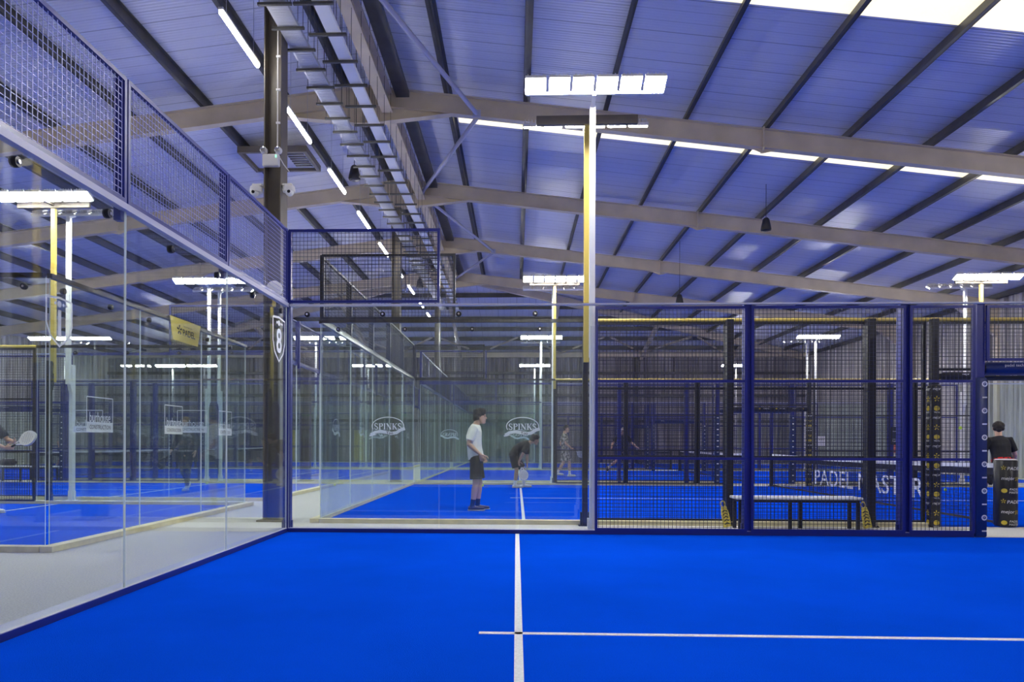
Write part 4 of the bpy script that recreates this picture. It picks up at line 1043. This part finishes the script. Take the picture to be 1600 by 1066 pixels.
def person(name, loc, rz, label, J, top, bottom, shoes, socks=None, hair='hair', hair_style='short', skin='skin', H=1.0, long_legs=False, long_sleeves=False, hands=None, voxel=.006, cap=None, hem=None, group=None):
    """J: joints in the person's own axes (x right, y forward, z up)"""
    t = empty(name, (*loc, .012), label, 'person', group); t.rotation_euler = (0, 0, rz); t.scale = (H, H, H)
    V = {k: Vector(v) for k, v in J.items()}
    pel, wai, che, nek, hd, face = (V[k] for k in ('pelvis', 'waist', 'chest', 'neck', 'head', 'face'))
    acr = (V['sh_r']-V['sh_l']); across = acr.normalized(); hax = (V['hip_r']-V['hip_l']).normalized()
    up = (hd-nek).normalized()
    m = MB()
    crotch = mid(V['hip_l'], V['hip_r'])-(wai-pel).normalized()*.03
    loft(m, [crotch-(wai-pel).normalized()*.05, pel, mid(pel, wai), wai, mid(wai, che), che, mid(che, nek, .55), mid(che, nek, .85), nek], [(.10, .08), (.163, .112), (.152, .108), (.136, .100), (.148, .106), (.165, .116), (.158, .100), (.105, .075), (.062, .062)], 18, side=across.lerp(hax, .4))
    loft(m, [nek-up*.05, nek+up*.03, hd-up*.06], [(.064, .064), (.055, .058), (.052, .056)], 14, side=across)
    P = head(m, hd, face, up)
    for s in ('l', 'r'):
        sg = -1 if s == 'l' else 1
        sh, el, wr = V['sh_'+s], V['el_'+s], V['wr_'+s]
        loft(m, [sh-across*sg*.08+Vector((0, 0, .0)), sh, mid(sh, el, .25), mid(sh, el, .55), mid(sh, el, .9), el, mid(el, wr, .25), mid(el, wr, .6), wr], [.055, .058, .052, .047, .040, .039, .043, .035, (.029, .024)], 12)
        hp, kn, an, to = V['hip_'+s], V['kn_'+s], V['an_'+s], V['toe_'+s]
        loft(m, [hp+(wai-pel).normalized()*.06, hp, mid(hp, kn, .3), mid(hp, kn, .65), mid(hp, kn, .92), kn, mid(kn, an, .12), mid(kn, an, .32), mid(kn, an, .65), mid(kn, an, .92), an], [.075, .088, .084, .068, .056, .055, .053, .058, .046, .036, .035], 14)
        d, n_ = (hands or {}).get(s, ((wr-el).normalized(), -across*sg))
        hand(m, wr, d, n_, -sg if (hands or {}).get(s+'_flip') else sg, (hands or {}).get(s+'_curl', .35))
        loft(m, [an+Vector((0, 0, -.02)), mid(an, to, .3)+Vector((0, 0, -.015)), mid(an, to, .6)+Vector((0, 0, -.005)), mid(an, to, .8)], [.032, .030, .022, .014], 10)
    fuse(m, 'body', M[skin], t, voxel)
    # eyes and mouth
    for sx in (-1, 1):
        e = MB(); e.ball(P(sx*.032, .083, .016), (.010, .010, .007), 0, 10); e.build('eye', M['eye'], t, True, True)
    # hair
    h = MB()
    if hair_style == 'cap':
        h.ball(P(0, -.004, .035), (.086, .086, .094), 0, 16)
        loft(h, [P(0, .06, .055), P(0, .12, .045), P(0, .165, .035)], [(.07, .012), (.066, .008), (.045, .006)], 12, side=across)
        fuse(h, 'cap', M[cap], t, .008, 2)
    else:
        rr = .0 if hair_style != 'big' else .012
        for a, b, c_, q in ((0, -.01, .068, .083), (0, -.045, .03, .076), (.035, -.03, .06, .066), (-.035, -.03, .06, .066), (0, .045, .095, .050), (.03, .04, .085, .046), (-.03, .04, .085, .046), (.05, -.045, .0, .045), (-.05, -.045, .0, .045), (0, -.07, -.02, .05), (0, .0, .10, .055)):
            h.ball(P(a, b, c_), q+rr, 0, 12)
        if hair_style == 'big':
            for k in range(26):
                a = k*2.4; z = .04+.09*((k*37) % 11)/11; h.ball(P(.07*cos(a), -.02+.075*sin(a) if sin(a) < .5 else .045, z), .032, 0, 8)
        if hair_style == 'long':
            loft(h, [P(0, -.07, .03), P(.0, -.10, -.04), P(.01, -.10, -.13), P(.02, -.09, -.2)], [(.06, .04), (.065, .045), (.05, .035), (.02, .02)], 12, side=across)
            for sx in (-1, 1): loft(h, [P(sx*.05, .03, .07), P(sx*.078, .0, .02), P(sx*.074, -.02, -.06), P(sx*.055, -.04, -.12)], [.03, .028, .028, .015], 10)
        fuse(h, 'hair', M[hair], t, .007, 2)
    # top garment
    g = MB(); ax = across.lerp(hax, .4)
    hemp = pel.lerp(crotch, .55) if not hem else pel
    loft(g, [hemp, pel, mid(pel, wai), wai, mid(wai, che), che, mid(che, nek, .55), mid(che, nek, .86), nek+up*.004], [(.19, .142), (.187, .14), (.180, .136), (.172, .130), (.178, .132), (.190, .138), (.182, .120), (.128, .092), (.074, .074)], 20, side=ax)
    for s in ('l', 'r'):
        sg = -1 if s == 'l' else 1; sh, el, wr = V['sh_'+s], V['el_'+s], V['wr_'+s]
        if long_sleeves: loft(g, [sh-across*sg*.08, sh, mid(sh, el, .4), el, mid(el, wr, .5), mid(el, wr, .92)], [.068, .074, .066, .058, .052, .042], 12)
        else: loft(g, [sh-across*sg*.09, sh, mid(sh, el, .35), mid(sh, el, .78)], [.066, .076, .074, .072], 12)
    fuse(g, 'sweatshirt' if long_sleeves else 'tee_shirt', M[top], t, .008, 2)
    if hem:
        g = MB(); loft(g, [pel-(wai-pel).normalized()*.035, pel, pel.lerp(wai, .45)], [(.197, .15), (.197, .15), (.19, .146)], 20, side=hax); fuse(g, 'hem_band', M[hem], t, .008, 1)
    # bottoms
    g = MB(); loft(g, [crotch, pel, mid(pel, wai, .7)], [(.15, .125), (.182, .135), (.165, .125)], 18, side=hax)
    for s in ('l', 'r'):
        hp, kn, an = V['hip_'+s], V['kn_'+s], V['an_'+s]
        if long_legs: loft(g, [hp+(wai-pel).normalized()*.05, hp, mid(hp, kn, .5), kn, mid(kn, an, .35), mid(kn, an, .92)], [.09, .105, .088, .070, .068, .048], 14)
        else: loft(g, [hp+(wai-pel).normalized()*.05, hp, mid(hp, kn, .4), mid(hp, kn, .85)], [.10, .112, .108, .108], 14)
    fuse(g, 'trousers' if long_legs else 'shorts', M[bottom], t, .008, 2)
    # socks and shoes
    for s in ('l', 'r'):
        kn, an, to = V['kn_'+s], V['an_'+s], V['toe_'+s]
        if socks:
            g = MB(); loft(g, [an-(an-kn).normalized()*.13, an-(an-kn).normalized()*.03, an+(an-kn).normalized()*.03], [.044, .042, .044], 12); fuse(g, 'sock', M[socks], t, .007, 1)
        fd = (to-an); low = Vector((0, 0, -1)) if abs(fd.normalized().z) < .6 else (kn-an).normalized()*-1
        fl = fd-low*fd.dot(low); fl.normalize()
        sdv = fl.cross(low).normalized()
        heel = an-fl*.065+low*.045
        g = MB()
        loft(g, [heel-fl*.005, heel+fl*.03, heel+fl*.10, heel+fl*.17, heel+fl*.24, heel+fl*.275], [(.032, .034), (.040, .042), (.044, .040), (.048, .033), (.042, .024), (.018, .016)], 14, side=sdv)
        loft(g, [an+low*.01+fl*.005, an+low*.05+fl*.01], [(.045, .05), (.045, .06)], 12, side=sdv)
        sh = fuse(g, 'shoe', M[shoes], t, .007, 2)
        g = MB(); b = heel+low*.031
        loft(g, [b-fl*.012, b+fl*.08, b+fl*.17, b+fl*.25, b+fl*.285], [(.036, .012), (.044, .012), (.049, .012), (.042, .011), (.018, .008)], 14, side=sdv)
        g.build('sole', M['sole'], sh, True)
        g = MB()
        for k in range(4):
            p = heel+fl*(.10+.028*k)-low*(.041-.0045*k); g.bar(p-sdv*.02, p+sdv*.02, .007, .005)
        g.build('laces', M['white'], sh)
    return t, V

def standing(**kw):
    J = dict(pelvis=(0, 0, .96), waist=(0, .005, 1.10), chest=(0, 0, 1.28), neck=(0, -.01, 1.50), head=(0, .025, 1.655), face=(0, 1, 0),
             sh_l=(-.175, -.01, 1.44), sh_r=(.175, -.01, 1.44), el_l=(-.22, -.04, 1.15), el_r=(.22, -.04, 1.15), wr_l=(-.23, .05, .90), wr_r=(.23, .05, .90),
             hip_l=(-.09, 0, .91), hip_r=(.09, 0, .91), kn_l=(-.10, .02, .49), kn_r=(.10, .02, .49), an_l=(-.11, -.02, .09), an_r=(.11, -.02, .09),
             toe_l=(-.13, .16, .03), toe_r=(.13, .16, .03))
    J.update(kw); return J

def racket(loc, hnd, tip, flat, label, mk='racket'):
    """padel racket from the butt of the handle towards tip, flat = normal of its face (world axes)"""
    t = empty('padel_racket', loc, label, 'racket', 'padel rackets')
    o, d, n = Vector(loc), (Vector(tip)-Vector(hnd)).normalized(), Vector(flat); n = (n-d*n.dot(d)).normalized(); x = d.cross(n)
    out = []
    for i in range(36):
        a = 2*pi*i/36; ry = .15 if sin(a) > 0 else .13; rx = .128
        out.append((rx*cos(a)*(1-.10*max(0, -sin(a))), .30+ry*sin(a)))
    m = MB(); m.poly(out, o-n*.019, x, d, .038); m.build('face', M[mk], t)
    g = MB()
    put = lambda P2, q, w_: put_ribbon(g, P2, [w_]*len(P2), o+n*(.0195*q), x, d, t=0)
    for q in (-1, 1):
        for i in range(-3, 4):
            for j in range(-3, 4):
                if i*i+j*j < 11:
                    g.poly([(i*.028+.006*cos(a*pi/4), .31+j*.028+.006*sin(a*pi/4)) for a in range(8)], o+n*(.0196*q), x, d, .0006*q if q > 0 else .0006, 0)
    g.build('holes', M['ink'], t)
    m = MB(); m.tube([o+x*.05+d*.20, o+x*.02+d*.13, o+d*.10], .016, 10); m.tube([o-x*.05+d*.20, o-x*.02+d*.13, o+d*.10], .016, 10); m.build('throat', M[mk], t, True)
    m = MB(); m.tube([o-d*.02, o-d*.01, o+d*.115, o+d*.13], [.018, .0175, .0165, .015], 12); m.build('grip', M['black'], t, True)
    return t
R90 = -pi/2

# the player in the pale tee, standing in profile in the second court
J = standing(pelvis=(0, -.01, .95), waist=(0, -.03, 1.10), chest=(0, -.045, 1.29), neck=(0, -.005, 1.50), head=(0, .065, 1.635), face=(.0, 1, -.02),
             sh_l=(-.17, .0, 1.43), sh_r=(.17, -.03, 1.43), el_r=(.235, -.125, 1.165), wr_r=(.19, .075, .99), el_l=(-.23, -.06, 1.15), wr_l=(-.18, .10, .97),
             kn_r=(.11, -.0, .49), kn_l=(-.09, .05, .49), an_r=(.12, -.06, .095), an_l=(-.10, .02, .095), toe_r=(.13, .12, .03), toe_l=(-.12, .2, .03))
person('person', (2.31, 13.26), R90, 'player in a pale tee and black shorts standing in profile behind the glass', J, 'cloth_white', 'cloth_black', 'shoe_dark', 'cloth_navy', hair_style='big', hands={'r': ((-.05, .35, -.9), (-1, .1, 0)), 'l': ((.05, .4, -.9), (1, .1, 0)), 'r_curl': .55}, voxel=.005, H=1.0)
# the bending player with a white racket
J = standing(pelvis=(0, -.13, .88), waist=(0, -.06, 1.01), chest=(0, .09, 1.10), neck=(0, .27, 1.19), head=(0, .42, 1.27), face=(0, .93, -.25),
             sh_l=(-.17, .22, 1.11), sh_r=(.17, .20, 1.10), el_r=(.23, .09, .88), wr_r=(.20, .0, .70), el_l=(-.22, .22, .84), wr_l=(-.13, .22, .63),
             hip_l=(-.09, -.13, .84), hip_r=(.09, -.15, .84), kn_l=(-.12, .12, .48), kn_r=(.12, -.06, .48), an_l=(-.13, .13, .095), an_r=(.13, -.10, .095), toe_l=(-.15, .32, .03), toe_r=(.15, .09, .03))
person('person', (3.08, 19.9), R90, 'player in black bending forward with hands at the knees and a white racket', J, 'cloth_black', 'cloth_black', 'shoe_white', 'cloth_white', hair='hair', hair_style='big', skin='skin_tan', hands={'r': ((.0, .25, -.95), (-1, .1, 0)), 'l': ((.1, .1, -1), (0, -1, 0)), 'r_curl': .9}, voxel=.006, H=1.0)
racket((3.12, 19.69, .66), (3.08, 19.69, .70), (3.19, 19.67, .30), (.25, -.9, .1), 'white padel racket hanging from the hand of the bending player')
# walking player in camouflage
J = standing(hip_l=(-.09, .01, .90), kn_r=(.10, -.06, .49), an_r=(.11, -.26, .15), toe_r=(.12, -.11, .045), kn_l=(-.10, .16, .50), an_l=(-.11, .17, .095), toe_l=(-.12, .36, .03),
             el_r=(.24, .0, 1.16), wr_r=(.20, .20, 1.00), el_l=(-.23, -.14, 1.17), wr_l=(-.2, .0, .95), face=(.1, 1, 0), head=(0, .04, 1.65))
person('person', (4.72, 26.4), R90, 'player in grey camouflage tee and shorts walking behind the bending player', J, 'cloth_camo', 'cloth_camo', 'shoe_white', 'cloth_white', hair='hair', hands={'r': ((0, .7, -.7), (-1, 0, 0)), 'r_curl': .9}, voxel=.008, H=1.02)
racket((5.03, 26.2, 1.02), (4.9, 26.2, 1.05), (5.3, 26.2, .72), (0, 1, .2), 'grey padel racket held out by the camouflage player', 'steel')
# running player in black with a white cap
J = standing(pelvis=(0, 0, .94), el_l=(-.36, .02, 1.20), wr_l=(-.55, .12, 1.02), el_r=(.36, .02, 1.20), wr_r=(.44, .12, .98), face=(-.3, 1, -.1),
             hip_l=(-.09, 0, .90), kn_r=(.22, .14, .55), an_r=(.48, -.12, .30), toe_r=(.56, -.02, .16), kn_l=(-.10, .06, .49), an_l=(-.10, .0, .095), toe_l=(-.12, .18, .03), head=(0, .03, 1.65))
person('person', (6.99, 28.2), pi, 'running player in black with a white cap in the third court', J, 'cloth_black', 'cloth_black', 'cloth_navy', 'cloth_white', hair_style='cap', cap='white', voxel=.008, H=1.0)
# player in black and red seen from behind beyond the net post
J = standing(pelvis=(0, -.02, .86), waist=(0, .02, .99), chest=(0, .06, 1.14), neck=(.0, .10, 1.33), head=(.02, .14, 1.475), face=(.4, .9, -.1), sh_l=(-.19, .08, 1.27), sh_r=(.19, .10, 1.27),
             el_r=(.30, .10, 1.0), wr_r=(.32, .24, .78), el_l=(-.30, .12, 1.0), wr_l=(-.24, .32, .86), hip_l=(-.10, -.02, .81), hip_r=(.09, 0, .81),
             kn_l=(-.32, .02, .43), an_l=(-.62, -.30, .25), toe_l=(-.68, -.28, .08), kn_r=(.18, .27, .45), an_r=(.18, .10, .095), toe_r=(.20, .29, .03))
person('person', (11.95, 14.3), 0, 'player in black tee with red checked hem seen from behind the net post', J, 'cloth_black', 'cloth_black', 'shoe_white', 'cloth_white', hair='hair', hem='plaid', voxel=.006, hands={'r_curl': .8}, H=1.0)
racket((12.30, 14.56, .73), (12.30, 14.56, .73), (12.34, 14.8, .45), (1, 0, .1), 'dark padel racket in the hand of the player in black and red', 'pad_black')
# woman in dark clothes walking in the second court behind the glass end wall
J = standing(face=(.1, 1, 0), kn_l=(-.06, .06, .49), an_l=(-.03, .03, .095), toe_l=(-.03, .22, .03), kn_r=(.07, .03, .50), an_r=(.06, -.24, .19), toe_r=(.06, -.14, .06), el_r=(.27, -.02, 1.17), wr_r=(.30, .14, .98), el_l=(-.27, -.03, 1.17), wr_l=(-.27, .1, .95))
person('person', (-4.98, 17.95), pi, 'woman in dark sweatshirt and leggings walking towards the glass', J, 'cloth_navy', 'cloth_navy', 'shoe_white', 'cloth_white', hair='hair_brown', hair_style='long', long_legs=True, long_sleeves=True, hands={'r': ((0.1, .6, -.6), (-1, 0, 0)), 'r_curl': .9}, voxel=.007, H=1.0)
racket((-5.30, 17.74, .91), (-5.29, 17.77, .93), (-5.40, 17.5, .62), (.9, .2, .3), 'black padel racket held low by the woman in dark clothes', 'pad_black')
# player at the edge of the picture reaching out with a white racket
J = standing(face=(0, 1, 0), el_r=(.26, .2, 1.18), wr_r=(.2, .43, 1.08), el_l=(-.25, .16, 1.2), wr_l=(-.1, .36, 1.18))
person('person', (-5.60, 12.1), R90, 'player at the picture edge whose hand holds out a white racket', J, 'cloth_navy', 'cloth_black', 'shoe_white', 'cloth_white', hands={'r': ((-.1, 1, .1), (-1, 0, 0)), 'r_curl': .9, 'l_curl': .8}, voxel=.007)
racket((-5.10, 11.92, 1.10), (-5.10, 11.92, 1.10), (-4.8, 11.95, 1.26), (.15, -.85, .5), 'white padel racket held out at the picture edge')
# small player far away behind the first masts
J = standing(kn_l=(-.1, .18, .52), an_l=(-.1, .2, .095), toe_l=(-.1, .38, .03), an_r=(.11, -.22, .12), toe_r=(.11, -.08, .04))
person('person', (-16.3, 31.0), R90, 'small distant player in a grey patterned tee far behind the glass end wall', J, 'cloth_camo', 'cloth_navy', 'shoe_white', 'cloth_white', hair='hair', voxel=.01)
